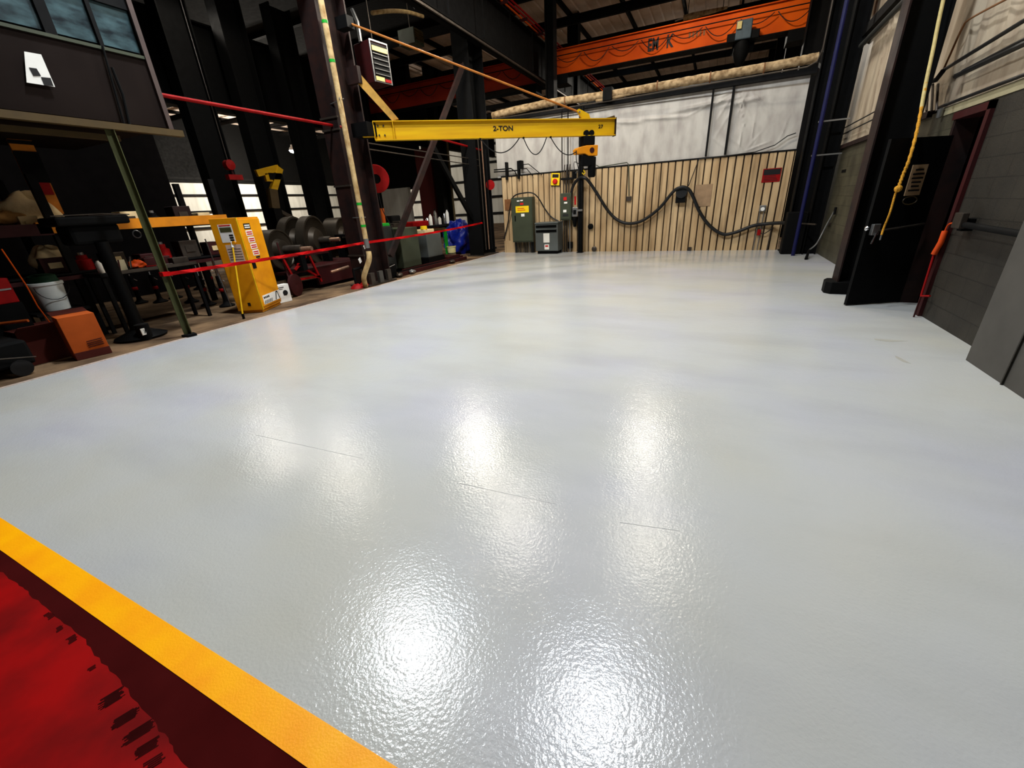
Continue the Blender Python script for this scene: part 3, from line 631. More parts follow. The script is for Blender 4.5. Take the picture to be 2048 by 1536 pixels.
# thin conduit along the top of siding, dropping to an outlet
MB().tube([wpt(1192, 330, .03), wpt(1199, 334, .03), wpt(1254, 325, .03), wpt(1257, 329, .03), wpt(1258, 392, .03)], .014, 6).build('outlet_conduit', 'e_green', None, 'thin grey conduit along the top of the siding that drops to a small outlet', 'conduit')
plate('wall_outlet', 1253, 393, 1262, 402, 'iron', None, .06, label='small dark wall outlet at the end of the dropping conduit', cat='outlet', bevel=.006)
plate('patch_plate', 1391, 370, 1420, 412, mat('patch_beige', (150, 122, 92), .6), None, .012, label='rectangular patch plate screwed to the beige siding right of the hose hanger', cat='plate')
sg = thing('danger_sign', (1.3, W0, 1.8), 'dark red sign with faded black lettering at the right end of the beige wall', 'sign')
a, b = wpt(1527, 338), wpt(1559, 363)
MB().box(a.x, b.x, W0 - .012, W0, b.z, a.z).build('sign_board', 'red', sg)
MB().box(a.x + .02, b.x - .02, W0 - .016, W0 - .012, a.z - .16, a.z - .02).build('black_header', 'ink', sg)
mb = MB()
for k in range(5): mb.box(a.x + .05, b.x - random.uniform(.04, .12), W0 - .015, W0 - .012, b.z + .03 + k * .04, b.z + .045 + k * .04)
mb.build('text_lines', 'darkred', sg)
# valve and air line at right
p = wpt(1525, 418, .06); vb = thing('valve_station', (p.x, W0, 0), 'small steel gauge box with two thin floor pipes, right end of the beige wall', 'valve')
MB().box(p.x - .08, p.x + .08, W0 - .1, W0, p.z - .06, p.z + .1).build('box', 'silver', vb, bevel=.01)
MB().lathe((p.x, W0 - .1, p.z), (0, -1, 0), [(.05, 0), (.05, .02), (0, .02)], 16).build('dial', 'white', vb)
for dx in (-.05, .05): MB().tube([(p.x + dx, W0 - .04, p.z - .06), (p.x + dx - .01, W0 - .04, .02)], .013, 8).build('pipe', 'silver', vb)
MB().box(p.x - .03, p.x + .06, W0 - .1, W0 - .05, .42, .58).build('red_handle', 'red', vb, bevel=.01)
MB().tube(smooth_path([(p.x + .35, W0 - .1, .62), (p.x + .2, W0 - .12, .5), (p.x + .12, W0 - .1, .46), (p.x + .02, W0 - .08, .5)], 6), .012, 6).build('whip_hose', 'rubber', vb)
MB().tube([(p.x + .32, W0 - .05, .7), (p.x + .3, W0 - .05, 0)], .02, 8).build('drain_pipe', 'iron', vb)
# small conduits by the left end above the siding
for k, px in enumerate((1012, 1036)):
    p = wpt(px, 340, .1); MB().box(p.x - .03, p.x + .03, 14.46, 14.62, 2.45, 3.0).build('short_upright', 'steel_dark', None, 'short black upright standing above the left end of the siding, %s of two' % ('left' if k == 0 else 'right'), 'upright', 'short black uprights')
for k, P in enumerate((((988, 340), (1022, 337), (1030, 343), (1034, 352)), ((988, 344), (1034, 341)), ((1040, 330), (1057, 328), (1084, 350)), ((1044, 338), (1053, 337), (1066, 352)))):
    MB().tube([wpt(*q, .1) for q in P], .02 if k < 2 else .013, 6).build('bent_conduit', 'steel_dark', None, ('upper dark conduit bending down at the left end above the siding', 'straight dark conduit just above the left end of the siding', 'longer grey conduit slanting down to the siding left of the stop sign', 'shorter grey conduit slanting down to the siding left of the stop sign')[k], 'conduit')
p = wpt(1041, 335, .12); MB().box(p.x - .05, p.x + .05, 14.4, 14.6, 2.75, 3.0).build('junction_box', 'black', None, 'small black junction box above the left end of the siding', 'junction box')
# ================================================================ RIGHT SIDE
# doorway, frame and the open dark leaf
struct('wall_right', MB().box(XR + .2, 6.0, 5.6, 8.9, 0, 3).box(XR + .9, 6, 5.6, 8.9, 0, 3), mat('dark_room', (10, 8, 8), .9, var=0), origin=(4, 7, 0)) if False else None
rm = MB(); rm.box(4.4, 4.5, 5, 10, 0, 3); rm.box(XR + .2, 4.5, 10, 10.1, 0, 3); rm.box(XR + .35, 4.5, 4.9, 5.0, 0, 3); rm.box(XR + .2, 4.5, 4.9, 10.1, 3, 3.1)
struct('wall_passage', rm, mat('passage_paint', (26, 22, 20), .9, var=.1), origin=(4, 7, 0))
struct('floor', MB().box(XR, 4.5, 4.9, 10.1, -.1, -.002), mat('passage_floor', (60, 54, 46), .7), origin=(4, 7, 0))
dr = struct('door_1', MB().box(XR - .04, XR + .2, 6.9, 6.98, 0, 2.36).box(XR - .04, XR + .2, 6.9, 7.78, 2.28, 2.36), 'darkred')
MB().box(XR - .02, XR + .2, 7.72, 7.78, 0, 2.28).build('frame_side', 'steel_brown', dr)
dl = Vector((1.89 - 2.6, 7.38 - 7.74, 0)); dn_ = Vector((dl.y, -dl.x, 0)).normalized()
leaf_c = Vector((2.245, 7.56, 1.06))
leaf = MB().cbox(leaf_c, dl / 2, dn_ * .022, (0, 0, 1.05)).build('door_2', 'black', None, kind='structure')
lc = lambda s, z, off=.03: Vector((2.6, 7.74, 0)) + dl * s + V(0, 0, z) + (dn_ if dn_.y < 0 else -dn_) * off
MB().tube([lc(.08, 1.08, .07), lc(.86, 1.02, .07)], .013, 8).build('push_bar', 'iron', leaf)
MB().cbox(lc(.88, 1.04, .04), dl.normalized() * .05, (dn_) * .03, (0, 0, .07)).build('latch_case', 'silver', leaf, bevel=.008)
MB().tube([lc(.88, 1.0, .08), lc(.93, .86, .09)], .012, 8).build('lever', 'chrome', leaf)
MB().lathe(lc(1.0, 1.06, .03), -dl.normalized() * -1, [(0, 0), (.025, 0), (.03, .02), (0, .04)], 14).build('knob', 'chrome', leaf)
# notice hanging on the leaf
c = lc(.42, 1.62, .04); u = dl.normalized()
nt_ = thing('notice_board', tuple(c - V(0, 0, .2)), 'small tan notice with dark text lines hanging on the dark open door', 'notice')
MB().cbox(c, u * .10, dn_ * .006, V(0, 0, .18)).build('board', mat('tan_notice', (170, 140, 104), .7), nt_)
for k in range(6):
    MB().cbox(c + V(0, 0, .12 - k * .048) + (dn_ if dn_.y < 0 else -dn_) * .009, u * random.uniform(.05, .075), dn_ * .002, V(0, 0, .01)).build('text_line', 'ink', nt_)
MB().tube([lc(.42 + .12 * math.cos(t * PI / 6), 1.38 + .05 * math.sin(t * PI / 6), .04) for t in range(13)], .006, 6).build('ring', 'olive_beam', nt_)
# papers seen inside the doorway
a, b = PX(1929, 226, x=3.2), PX(1975, 280, x=3.2)
MB().box(3.2, 3.22, min(a.y, b.y), max(a.y, b.y), b.z, a.z).build('brown_board', 'wood', None, 'dark brown board seen high inside the open doorway', 'board')
MB().beam((3.2, (a.y + b.y) / 2, 2.9), (3.2, (a.y + b.y) / 2, 3.0), .02, .2)
a, b = PX(1914, 298, x=3.2), PX(1950, 326, x=3.2)
MB().box(3.19, 3.2, min(a.y, b.y), max(a.y, b.y), b.z, a.z).build('paper_notice', mat('peach_paper', (206, 160, 118), .8, var=.05), None, 'pale peach sheet of paper inside the doorway, under the brown board', 'paper')
# red extinguisher-like tool on the jamb
p = PX(1890, 470, x=2.55)
rt = thing('red_lift_jack', (2.53, 6.86, 0), 'thin red tool with an orange grip leaning in the doorway beside the block wall', 'tool')
MB().tube([PX(1842, 592, x=2.5), PX(1868, 508, x=2.52)], .012, 8).build('shaft', 'red', rt)
MB().tube([PX(1868, 508, x=2.52), PX(1882, 484, x=2.53), PX(1890, 462, x=2.54)], .03, 10).build('grip', 'orange_p', rt)
MB().tube(smooth_path([PX(1890, 462, x=2.54), PX(1896, 450, x=2.54), PX(1905, 446, x=2.54), PX(1912, 447, x=2.55)], 5), .008, 6).build('loop', 'orange_p', rt)
MB().tube([PX(1842, 592, x=2.5), PX(1860, 592, x=2.54)], .012, 8).build('foot', 'red', rt)
MB().tube([PX(1842, 592, x=2.5), V(PX(1842, 592, x=2.5).x, PX(1842, 592, x=2.5).y, 0)], .01, 6).build('stub', 'darkred', rt)
# rope hanging down from the column
top = PX(1902, -60, x=2.24)
pts = [top, PX(1880, 30, x=2.23), PX(1866, 100, x=2.22), PX(1852, 165, x=2.2), PX(1843, 215, x=2.18), PX(1832, 270, x=2.14), PX(1818, 320, x=2.1), PX(1806, 350, x=2.08), PX(1798, 372, x=2.06)]
MB().tube(smooth_path([top + V(0, 0, 1.0)] + pts[:5], 10), .02, 8).build('pale_hose', 'rope_y', None, 'pale yellow cord running down beside the white side wall from above', 'cord')
rp = thing('yellow_rope', tuple(pts[-1] - V(0, 0, .5)), 'thick yellow rope knotted above the small notice and hanging before the dark door', 'rope')
MB().tube(smooth_path(pts[3:], 12), [.017 + .003 * math.sin(i * 1.7) for i in range(len(smooth_path(pts[3:], 12)))], 8).build('strand', 'rope', rp)
k0 = pts[-1]
MB().lathe(k0 - V(0, 0, .03), (1, .2, .2), [(0, -.04), (.03, -.03), (.042, 0), (.03, .03), (0, .04)], 14).build('knot', 'rope', rp)
MB().tube(smooth_path([k0, PX(1790, 390, x=2.05), PX(1780, 425, x=2.04), PX(1768, 455, x=2.03), PX(1763, 470, x=2.02)], 8), .012, 8).build('tail', 'rope', rp)
MB().tube([PX(1763, 470, x=2.02), PX(1760, 480, x=2.02)], .009, 6).build('frayed_end', 'silver', rp)
# cable bracket and black cables across the right side white wall
cb = thing('cable_run', (XR, 8.4, 2.6), 'black cables and pipes slanting across the white wall above the doorway', 'cables')
for a, b, r_ in (((1884, 142), (2060, 34), .022), ((1912, 152), (2060, 82), .030), ((1925, 142), (2060, 72), .015), ((1878, 215), (2060, 145), .020)):
    MB().tube([PX(*a, x=XR - .03), PX(*b, x=XR - .03)], r_, 8).build('cable', 'rubber', cb)
MB().tube(smooth_path([PX(1882, 150, x=XR - .04), PX(1900, 110, x=XR - .04), PX(1925, 55, x=XR - .04), PX(1940, 38, x=XR - .04), PX(2010, 0, x=XR - .04), PX(2060, -25, x=XR - .04)], 6), .012, 6).build('thin_cable', 'wood', cb)
MB().tube([PX(1852, 165, x=XR - .06), PX(1872, 160, x=XR - .06), PX(1886, 142, x=XR - .05)], .03, 8).build('bracket_arm', 'black', cb)
for px in (1856, 1866, 1876): MB().tube([PX(px, 168, x=XR - .05), PX(px - 3, 222, x=XR - .05)], .014, 6).build('drop_cable', 'iron', cb)
MB().lathe(PX(1880, 226, x=XR - .05), (0, 0, 1), [(0, -.06), (.03, -.05), (.035, .04), (0, .06)], 12).build('insulator', 'silver', cb)
# second group of cables in the next wall bay
cb = thing('cable_run', (XR, 11, 2.6), 'two thin black cables slanting over the white wall above the brown ledge', 'cables')
for a, b in (((1648, 278), (1752, 222)), ((1650, 286), (1752, 236))): MB().tube([PX(*a, x=XR - .02), PX(*b, x=XR - .02)], .014, 6).build('cable', 'rubber', cb)
MB().tube([PX(1663, 268, x=XR - .02), PX(1690, 175, x=XR - .02), PX(1705, 120, x=XR - .02)], .014, 6).build('vertical_cable', 'rubber', cb)
MB().lathe(PX(1691, 178, x=XR - .03), (1, 0, 0), [(0, 0), (.05, 0), (.05, .03), (0, .03)], 12).build('cable_clip', 'rubber', cb)
gp_ = thing('grey_pipe', (XR, 11, 4.2), 'grey horizontal pipe with a loop under the dark girt on the white side wall', 'pipe')
MB().tube([V(XR - .15, 8.7, 4.38), V(XR - .15, 13.3, 4.38)], .05, 10).build('run', 'e_grey_d', gp_)
q = V(XR - .16, 10.4, 4.3); MB().tube([q + V(0, .22 * math.cos(t * PI / 8), -.02 - .22 * math.sin(t * PI / 8)) for t in range(9)], .03, 8).build('return_bend', 'iron', gp_)
# blue pipe
bpx = V(2.22, 11.9, 0)
def zline(px, py, x, y): return PX(px, py, x=x)
a = PX(1605, 420, y=13.2); b = PX(1690, 0, y=13.2)
MB().tube([V(a.x, 13.2, .0), V(a.x, 13.2, 9.9)], .045, 12).build('blue_pipe', 'blue', None, 'tall blue vertical pipe standing beside the black corner column', 'pipe')
MB().box(a.x - .05, 2.55, 13.23, 13.27, 3.0, 3.03).build('pipe_bracket', 'silver', None, 'thin steel bracket tying the blue pipe back to the side wall, at mid height', 'bracket', 'blue pipe brackets')
MB().box(a.x - .05, 2.55, 13.23, 13.27, 2.3, 2.33).build('pipe_bracket', 'silver', None, 'thin steel bracket tying the blue pipe back to the side wall, lower one', 'bracket', 'blue pipe brackets')
# dark machine in the corner
MB().box(1.75, 2.2, 13.5, 13.88, 0, 1.05).build('corner_cabinet', 'black', None, 'low black cabinet standing in the far right corner under the hose end', 'cabinet', bevel=.02)
MB().tube([PX(1600, 447, y=13.5), PX(1632, 449, y=13.0)], .02, 8).build('corner_pipe', 'iron', None, 'short dark pipe sticking out at the far right corner toward the block wall', 'pipe')
# bent steel pry pipe leaning on block wall
a = PX(1612, 518, z=.02); pb = [a, PX(1618, 500, x=2.30), PX(1634, 486, x=2.4), PX(1652, 452, x=2.5), PX(1671, 418, x=2.55)]
pr = thing('bent_pole', (a.x, a.y, 0), 'pale bent metal pole with dark ends leaning on the block wall in the far right', 'pole')
MB().tube([a, pb[1]], [.035, .025], 8).build('tip', 'black', pr)
MB().tube(smooth_path(pb[1:], 6), .018, 8).build('shaft', 'silver', pr)
MB().tube([pb[-1] - V(0, 0, .12), pb[-1] + V(0, 0, .04)], .028, 8).build('end_grip', 'black', pr)
a = PX(1660, 448, x=XR); MB().box(XR - .05, XR, a.y - .12, a.y + .12, a.z - .03, a.z + .03).build('wall_hook', 'iron', None, 'small dark hook on the block wall behind the bent pole', 'hook')
a = PX(1688, 342, x=XR); MB().box(XR - .01, XR, a.y - .18, a.y + .18, a.z - .03, a.z + .03).build('name_plate', 'black', None, 'small black plate on the block wall under the brown ledge', 'plate')
# horizontal black handle on the near block wall
hd = thing('grab_rail', (XR, 6.1, 1.1), 'black horizontal bar rail mounted on the shaded block wall right of the doorway', 'rail')
MB().tube([V(XR - .09, 6.5, 1.14), V(XR - .09, 5.3, 1.12)], .032, 10).build('bar', 'black', hd)
for y in (6.5, 5.3): MB().box(XR - .1, XR, y - .05, y + .05, 1.07, 1.2).build('mount', 'black', hd, bevel=.008)
MB().box(XR - .14, XR - .08, 6.42, 6.6, 1.1, 1.26).build('latch', 'iron', hd, bevel=.008)
# ================================================================ OVERHEAD STEEL
rw = thing('crane_runway', (-7.2, 20, 6.3), 'deep black runway girder running away overhead with red conductor rails', 'crane runway')
MB().ibeam((-7.3, 4, 6.95), (-7.3, 41, 6.95), .4, 1.3, .03).build('girder', 'black', rw)
for k in range(3): MB().beam((-7.05 + .07 * k, 4, 7.66 + .06 * k), (-7.05 + .07 * k, 41, 7.66 + .06 * k), .035, .045).build('conductor_rail', 'red' if k else 'orange', rw)
for k in range(14): MB().box(-7.15, -6.85, 9 + k * 1.6, 9.05 + k * 1.6, 7.58, 7.66).build('rail_bracket', 'darkred', rw)
for k in range(12): MB().cbox((-7.06, 10 + k * 2, 6.95), (.02, 0, 0), (0, .01, 0), (0, 0, .6)).build('web_stiffener', 'steel_dark', rw)
MB().beam((-7.05, 10, 6.2), (-7.05, 41, 6.2), .05, .05).build('lower_conduit', 'iron', rw)
def bridge(y, z0, z1, x0, x1, label, name='bridge_crane', cm='orange'):
    r = thing(name, ((x0 + x1) / 2, y, z0), label, 'bridge crane')
    MB().box(x0, x1, y - .22, y + .22, z0, z1).build('girder', cm, r, bevel=.01)
    MB().box(x0, x1, y - .3, y + .3, z1, z1 + .03).build('top_flange', cm, r)
    MB().box(x0, x1, y - .3, y + .3, z0 - .03, z0).build('bottom_flange', 'black', r)
    MB().tube([(x0, y - .4, z0 + (z1 - z0) * .72), (x1, y - .4, z0 + (z1 - z0) * .72)], .018, 6).build('festoon_track', 'steel_dark', r)
    n = int((x1 - x0) / 1.1); 
    for k in range(n):
        xa = x0 + .2 + k * 1.1; MB().tube(arc((xa, y - .4, z1 - .28), (xa + 1.0, y - .4, z1 - .28), .35 if k % 2 else .22, 10), .014, 5).build('cable_loop', 'rubber', r)
    for xx in (x0 + .3, x1 - .3): MB().box(xx - .3, xx + .3, y - .35, y + .35, z0 - .35, z0 - .03).build('end_truck', 'black', r)
    return r
b1 = bridge(20, 6.5, 7.32, -6.8, 2.1, 'long orange bridge crane girder with dark letters over the far bay behind the white wall')
p0, p1 = PX(1296, 92, y=19.77), PX(1318, 76, y=19.77)
text('lettering', 'EM', 'ink', (p0.x, 19.77, 6.68), (1, 0, 0), (0, 0, 1), .40, b1, width=p1.x - p0.x)
p0, p1 = PX(1334, 80, y=19.77), PX(1349, 68, y=19.77)
text('lettering', 'K', 'ink', (p0.x, 19.77, 6.68), (1, 0, 0), (0, 0, 1), .40, b1, width=p1.x - p0.x)
for k in range(5): MB().box(p1.x + .5 + k * .12, p1.x + .56 + k * .12, 19.765, 19.78, 6.85, 7.02).build('small_mark', 'wood', b1)
ht = thing('crane_hoist', (0, 19.6, 5.3), 'grey and black hoist trolley with a hook on the orange crane near the side wall', 'hoist')
a = PX(1474, 45, y=19.4); b = PX(1494, 80, y=19.4)
MB().box(a.x, b.x + .1, 19.2, 19.6, b.z, a.z).build('motor_box', mat('slate_blue', (62, 76, 84), .4), ht, bevel=.03)
MB().box(a.x - .25, b.x + .35, 19.25, 19.75, 6.35, 6.6).build('trolley', 'black', ht, bevel=.02)
MB().box(a.x - .05, b.x + .25, 19.62, 19.75, b.z - .3, 6.4).build('drum_plate', 'black', ht, bevel=.02)
MB().lathe(((a.x + b.x) / 2 + .05, 19.45, b.z - .02), (0, 0, -1), [(.22, 0), (.26, .3), (.14, .62), (.08, .7), (0, .7)], 14).build('hook_block', 'black', ht)
q = V((a.x + b.x) / 2 + .05, 19.45, b.z - .75); MB().tube([q, q + V(.1, 0, -.1), q + V(.02, 0, -.2), q + V(-.09, 0, -.14)], .03, 8).build('hook', 'iron', ht)
MB().box(a.x + .02, a.x + .16, 19.15, 19.2, a.z - .25, a.z - .05).build('tag_plate', 'rope_y', ht)
b2 = bridge(20, 6.35, 7.25, -17, -7.6, 'dark red-orange bridge crane girder over the left hall, seen past the dark columns', 'bridge_crane', 'orange_dark')
# wrapped duct hanging under roof
a, b = PX(1367, 36, y=24), PX(1455, 15, y=24)
du = thing('wrapped_duct', tuple((a + b) / 2), 'pale wrapped pipe hanging under the roof above the orange crane', 'pipe')
MB().tube([a, a.lerp(b, .2), a.lerp(b, .6), b], [.10, .12, .09, .05], 10).build('wrapping', 'wrap', du)
MB().tube([a, PX(1350, 42, y=24)], .03, 6).build('spigot', 'silver', du)
for t in (.1, .9): p = a.lerp(b, t); MB().tube([p, V(p.x, p.y, 9.9)], .015, 5).build('hanger', 'steel_dark', du)
# dark framing beam at the far end of the roof
MB().box(-7, 3, 30, 30.3, 6.2, 7.4).build('far_header_beam', 'black', None, 'deep black header beam crossing the far bay above the wrapped pipe', 'beam')
hcol('steel_column', -7.4, 24.5, .5, .45, 0, 10, 'steel_dark', 'dark steel column rising behind the wrapped pipe, left of the orange crane', group='building columns')
hcol('steel_column', -6.0, 29.5, .5, .45, 0, 7.3, 'steel_dark', 'short dark column under the far header beam, behind the wrapped pipe', group='building columns')
hcol('steel_column', -6.5, 18.5, .3, .4, 0, 10, 'steel_dark', 'dark steel column crossing the roof just right of the red conductor rails', group='building columns')
# ================================================================ LEFT HALL, STRUCTURE
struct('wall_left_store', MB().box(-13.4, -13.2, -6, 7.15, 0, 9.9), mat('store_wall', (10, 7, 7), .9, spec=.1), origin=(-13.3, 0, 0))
struct('ceiling', MB().box(-42, -9.2, -6, 22, 9.6, 9.65), mat('unlit_roof_sheet', (7, 6, 6), .9, spec=.1), origin=(-20, 8, 9.6))  # added near-black sheet, paints the unlit left roof dark
# main dark column carrying the jib
def boxcol(x0, x1, y0, y1, z1, label, m='steel_brown'):
    r = thing('steel_column', ((x0 + x1) / 2, (y0 + y1) / 2, 0), label, 'column', 'building columns')
    MB().box(x0 + .2, x0 + .24, y0, y1, 0, z1).build('web', m, r)
    MB().box(x0, x1, y0 - .02, y0 + .02, 0, z1).build('flange', m, r)
    MB().box(x0, x1, y1 - .02, y1 + .02, 0, z1).build('flange', m, r)
    MB().box(x0 - .08, x1 + .1, y0 - .1, y1 + .1, 0, .03).build('base_plate', 'iron', r)
    return r
c1 = boxcol(-7.9, -7.45, 7.68, 8.48, 9, 'tall dark brown steel column that carries the yellow jib crane')
for k, y in enumerate((7.75, 8.05, 8.35)): MB().box(-7.44, -7.36, y - .07, y + .07, 0, .3).build('base_gusset', ('iron', 'pier', 'iron')[k], c1)
for z in (.7, 2.2, 3.28, 3.5): MB().box(-7.92, -7.42, 7.64, 7.68, z, z + .035).build('strap', 'iron', c1)
MB().cbox((-7.22, 8.2, 3.3), (.22, 0, 0), (0, .18, 0), (0, 0, .13)).build('jib_bracket', 'black', c1)
MB().cbox((-7.28, 8.2, 5.17), (.15, 0, 0), (0, .1, 0), (0, 0, .1)).build('rod_bracket', 'black', c1)
MB().cbox((-7.28, 8.2, 4.3), (.16, 0, 0), (0, .05, 0), (0, 0, .15)).build('brace_bracket', 'steel_brown', c1)
c2 = boxcol(-7.95, -7.4, 13.5, 14.42, 9.5, 'tall black steel column standing where the beige wall begins', 'black')
MB().lathe((-7.32, 14.2, 2.32), (1, -1, 0), [(0, 0), (.16, .01), (.16, .05), (0, .06)], 18).build('red_disc', 'red', c2)
for k in range(3): MB().tube([(-7.34 + .02 * k, 13.6 + .2 * k, .2), (-7.34 + .02 * k, 13.6 + .2 * k, 4.2 - .4 * k)], .02, 6).build('conduit', ('iron', 'copper', 'steel_dark')[k], c2)
# diagonal bracing
for k, (a, b) in enumerate((((925, 130), (780, 512)), ((862, 288), (975, 494)))):
    pa, pb = PX(*a, x=-7.45 if k == 0 else -7.75), PX(*b, x=-7.45 if k == 0 else -7.75)
    pa = pa + (pa - pb).normalized() * .4 if k else pa
    MB().beam(pa, pb, .10, .10).beam(pa + V(.05, 0, 0), pb + V(.05, 0, 0), .012, .16).build('diagonal_brace', 'steel_brown' if k == 0 else 'black', None,
        ('long brown steel brace slanting up from the jib column behind the yellow boom', 'black steel brace slanting down to the foot of the black column')[k], 'brace')
# left hall columns and girders far off
for k, (y, lb) in enumerate(((10.4, 'nearest the yellow cabinet'), (12.35, 'behind the yellow bent arm'), (14.5, 'right of the yellow bent arm'), (18, 'behind the brown brace'))):
    boxcol(-16.4, -15.9, y - .45, y + .45, 9, 'broad black column of the far left hall, ' + lb, 'black')
MB().ibeam((-16.9, 6, 6.6), (-16.9, 34, 6.6), .4, 2.6, .05).build('hall_girder', 'black', None, 'deep black girder over the far left hall', 'girder')
boxcol(-15.9, -15.4, 23.5, 24.4, 9, 'dark column in front of the white far wall, left of the black slanting brace', 'steel_dark')
# maroon shutter and dark store in the middle distance
a, b = PX(828, 300, y=24), PX(874, 450, y=24)
MB().box(a.x, b.x + .1, 24, 24.3, 0, a.z).build('maroon_shutter', mat('maroon_shutter', (84, 26, 24), .6, var=.3, stretch=(8, 1, .2)), None, 'large dark maroon door panel far back between the braces', 'door')
MB().box(-23.5, a.x - .3, 24.6, 25, 3.0, 9.98).build('dark_lining', 'steel_dark', None, 'dark hanging lining panel far back above the bench', 'panel')
MB().box(-21, -18.6, 24.2, 24.5, 0, 3.1).build('pale_sheet_panel', 'panel_w', None, 'pale ribbed sheet panel far back left of the maroon door', 'panel')
MB().box(a.x + .1, b.x + 1.0, 24.6, 24.8, 0, a.z + 1.7).build('tan_panel', mat('tan_far_panel', (86, 74, 50), .7), None, 'dim tan panel above the maroon door far back', 'panel')
# ---- mezzanine office, upper left
of = thing('hanging_office', (-8.4, 1.5, 2.83), 'dark overhead office cabin with dusty windows, upper left above the stores', 'office')
XO = -7.3
MB().box(-10.2, XO - .02, -4, 4.22, 2.9, 3.72).build('lower_panel', 'office', of)
MB().box(-10.2, XO - .08, -4, 4.18, 3.72, 5.3).build('upper_wall', 'steel_dark', of)
MB().box(-10.3, XO, -4, 4.3, 5.3, 5.45).build('roof', 'steel_dark', of)
MB().box(XO - .02, XO + .005, -4, 4.24, 3.70, 3.735).build('window_sill', 'e_green', of)
MB().box(XO - .04, XO + .02, 4.19, 4.25, 2.86, 5.4).build('corner_angle', mat('corner_trim', (74, 60, 56), .5), of)
def ywin(px, py): return PX(px, py, x=XO - .05).y
yw = [ywin(-60, 35), ywin(86, 60), ywin(110, 64), ywin(198, 92), ywin(207, 95), ywin(288, 112)]
zs = [3.75, 4.22, 4.36, 5.1]
for i, (ya, yb) in enumerate(((-1.6, yw[1]), (yw[2], yw[3]), (yw[4], yw[5]))):
    wfm = MB()
    MB().box(XO - .07, XO - .05, ya, yb, zs[0] + .02, 4.22 if i else 5.1).build('window_pane', 'glass_dk', of)
    if i: MB().box(XO - .07, XO - .05, ya, yb, 4.34, 5.1).build('window_pane', 'glass_dk', of)
for ya, yb in ((yw[1], yw[2]), (yw[3], yw[4]), (yw[5], 4.19)): MB().box(XO - .06, XO - .01, ya, yb, 3.73, 5.3).build('mullion', 'black', of)
MB().box(XO - .06, XO - .01, yw[2], 4.19, 4.22, 4.34).build('transom', 'black', of)
MB().tube([PX(252, 262, x=XO + .02), PX(205, 92, x=XO + .02)], .012, 6).build('loose_wire', 'black', of)
MB().tube([PX(262, 262, x=XO + .02), PX(246, 190, x=XO + .02), PX(224, 135, x=XO + .02)], .016, 6).build('thick_wire', 'black', of)
sgn = [(48, 103), (82, 109), (110, 174), (53, 165)]
sp = MB().prism([PX(*q, x=XO + .012) for q in sgn], (.004, 0, 0)).build('white_sign', 'white', None, 'white tapered sign with two dark diamonds on the dark overhead office', 'sign')
for dmd in ([(58, 135), (73, 137), (82, 152), (67, 152)], [(82, 154), (101, 156), (107, 172), (89, 171)]):
    MB().prism([PX(*q, x=XO + .018) for q in dmd], (.003, 0, 0)).build('diamond', 'ink', sp)
MB().beam((XO, -4, 2.84), (XO, 4.35, 2.84), .1, .08).build('office_rail', 'olive_beam', None, 'tan steel beam carrying the overhead office along its lower edge', 'beam')
a, b = PX(0, 249, x=-7.95), PX(238, 276, x=-7.95)
MB().beam((-7.95, -3, 2.8), (-7.95, b.y, 2.8), .07, .07).build('rear_rail', 'olive_beam', None, 'second tan beam under the overhead office, set further back', 'beam')
gpst = thing('green_post', (-7.3, 3.46, 0), 'slender olive green angle post wrapped with red tape at the edge of the white floor', 'post')
MB().box(-7.335, -7.325, 3.42, 3.5, 0, 2.8).box(-7.335, -7.26, 3.49, 3.5, 0, 2.8).build('angle', 'green_post', gpst)
MB().prism([(-7.34, 3.38, .006), (-7.2, 3.40, .006), (-7.18, 3.52, .006), (-7.34, 3.56, .006)], (0, 0, .03)).build('foot_plate', 'black', gpst)
MB().box(-7.35, -7.25, 3.41, 3.51, .93, .99).build('tape_wrap', 'tape', gpst)
for y in (-1.5,): MB().box(-9.9, -9.8, y, y + .1, 0, 2.83).build('office_post', 'black', None, 'dark post carrying the rear of the overhead office', 'post')
# red sprinkler pipe
MB().tube([(-7.62, 3.9, 3.38), (-7.62, 7.9, 3.38)], .028, 8).build('red_pipe', 'red', None, 'thin bright red pipe running level from the overhead office to the jib column', 'pipe')
MB().tube([PX(858, 272, x=-7.7), PX(962, 300, x=-7.7)], .03, 8).build('red_pipe', 'red', None, 'red pipe below the yellow boom left of the black column', 'pipe')
for k, (a, b) in enumerate((((728, 285), (960, 320)), ((735, 298), (960, 332)))):
    MB().tube([PX(*a, x=-7.7), PX(*b, x=-7.7)], .014, 6).build('thin_pipe', 'iron', None, 'thin steel pipe running level just below the yellow boom, %s one' % ('upper' if k == 0 else 'lower'), 'pipe')
# ---- barrier tape
r = thing('barrier_tape', (-7.25, 5.5, .9), 'bright red barrier tape stretched from the olive post to the black column', 'tape')
def ribbon(a, b, sag, n, m, name, tw=0):
    P = arc(a, b, sag, n); mb = MB()
    for i in range(n):
        p, q = P[i], P[i + 1]; h = .028
        def up_(t): an = tw * math.sin(t * 2.1); return V(math.sin(an) * h, 0, math.cos(an) * h)
        u0, u1 = up_(i), up_(i + 1)
        mb._add([p - u0 - V(.001, 0, 0), q - u1 - V(.001, 0, 0), q + u1 - V(.001, 0, 0), p + u0 - V(.001, 0, 0), p - u0 + V(.001, 0, 0), q - u1 + V(.001, 0, 0), q + u1 + V(.001, 0, 0), p + u0 + V(.001, 0, 0)], [(0, 1, 2, 3), (7, 6, 5, 4), (3, 2, 6, 7), (1, 0, 4, 5)])
    return mb.build(name, m, r)
t0, t1, t2 = V(-7.25, 3.46, .955), V(-7.36, 7.62, 1.0), PX(930, 452, x=-7.36)
ribbon(t0, t1, .012, 24, 'tape', 'near_span', .5)
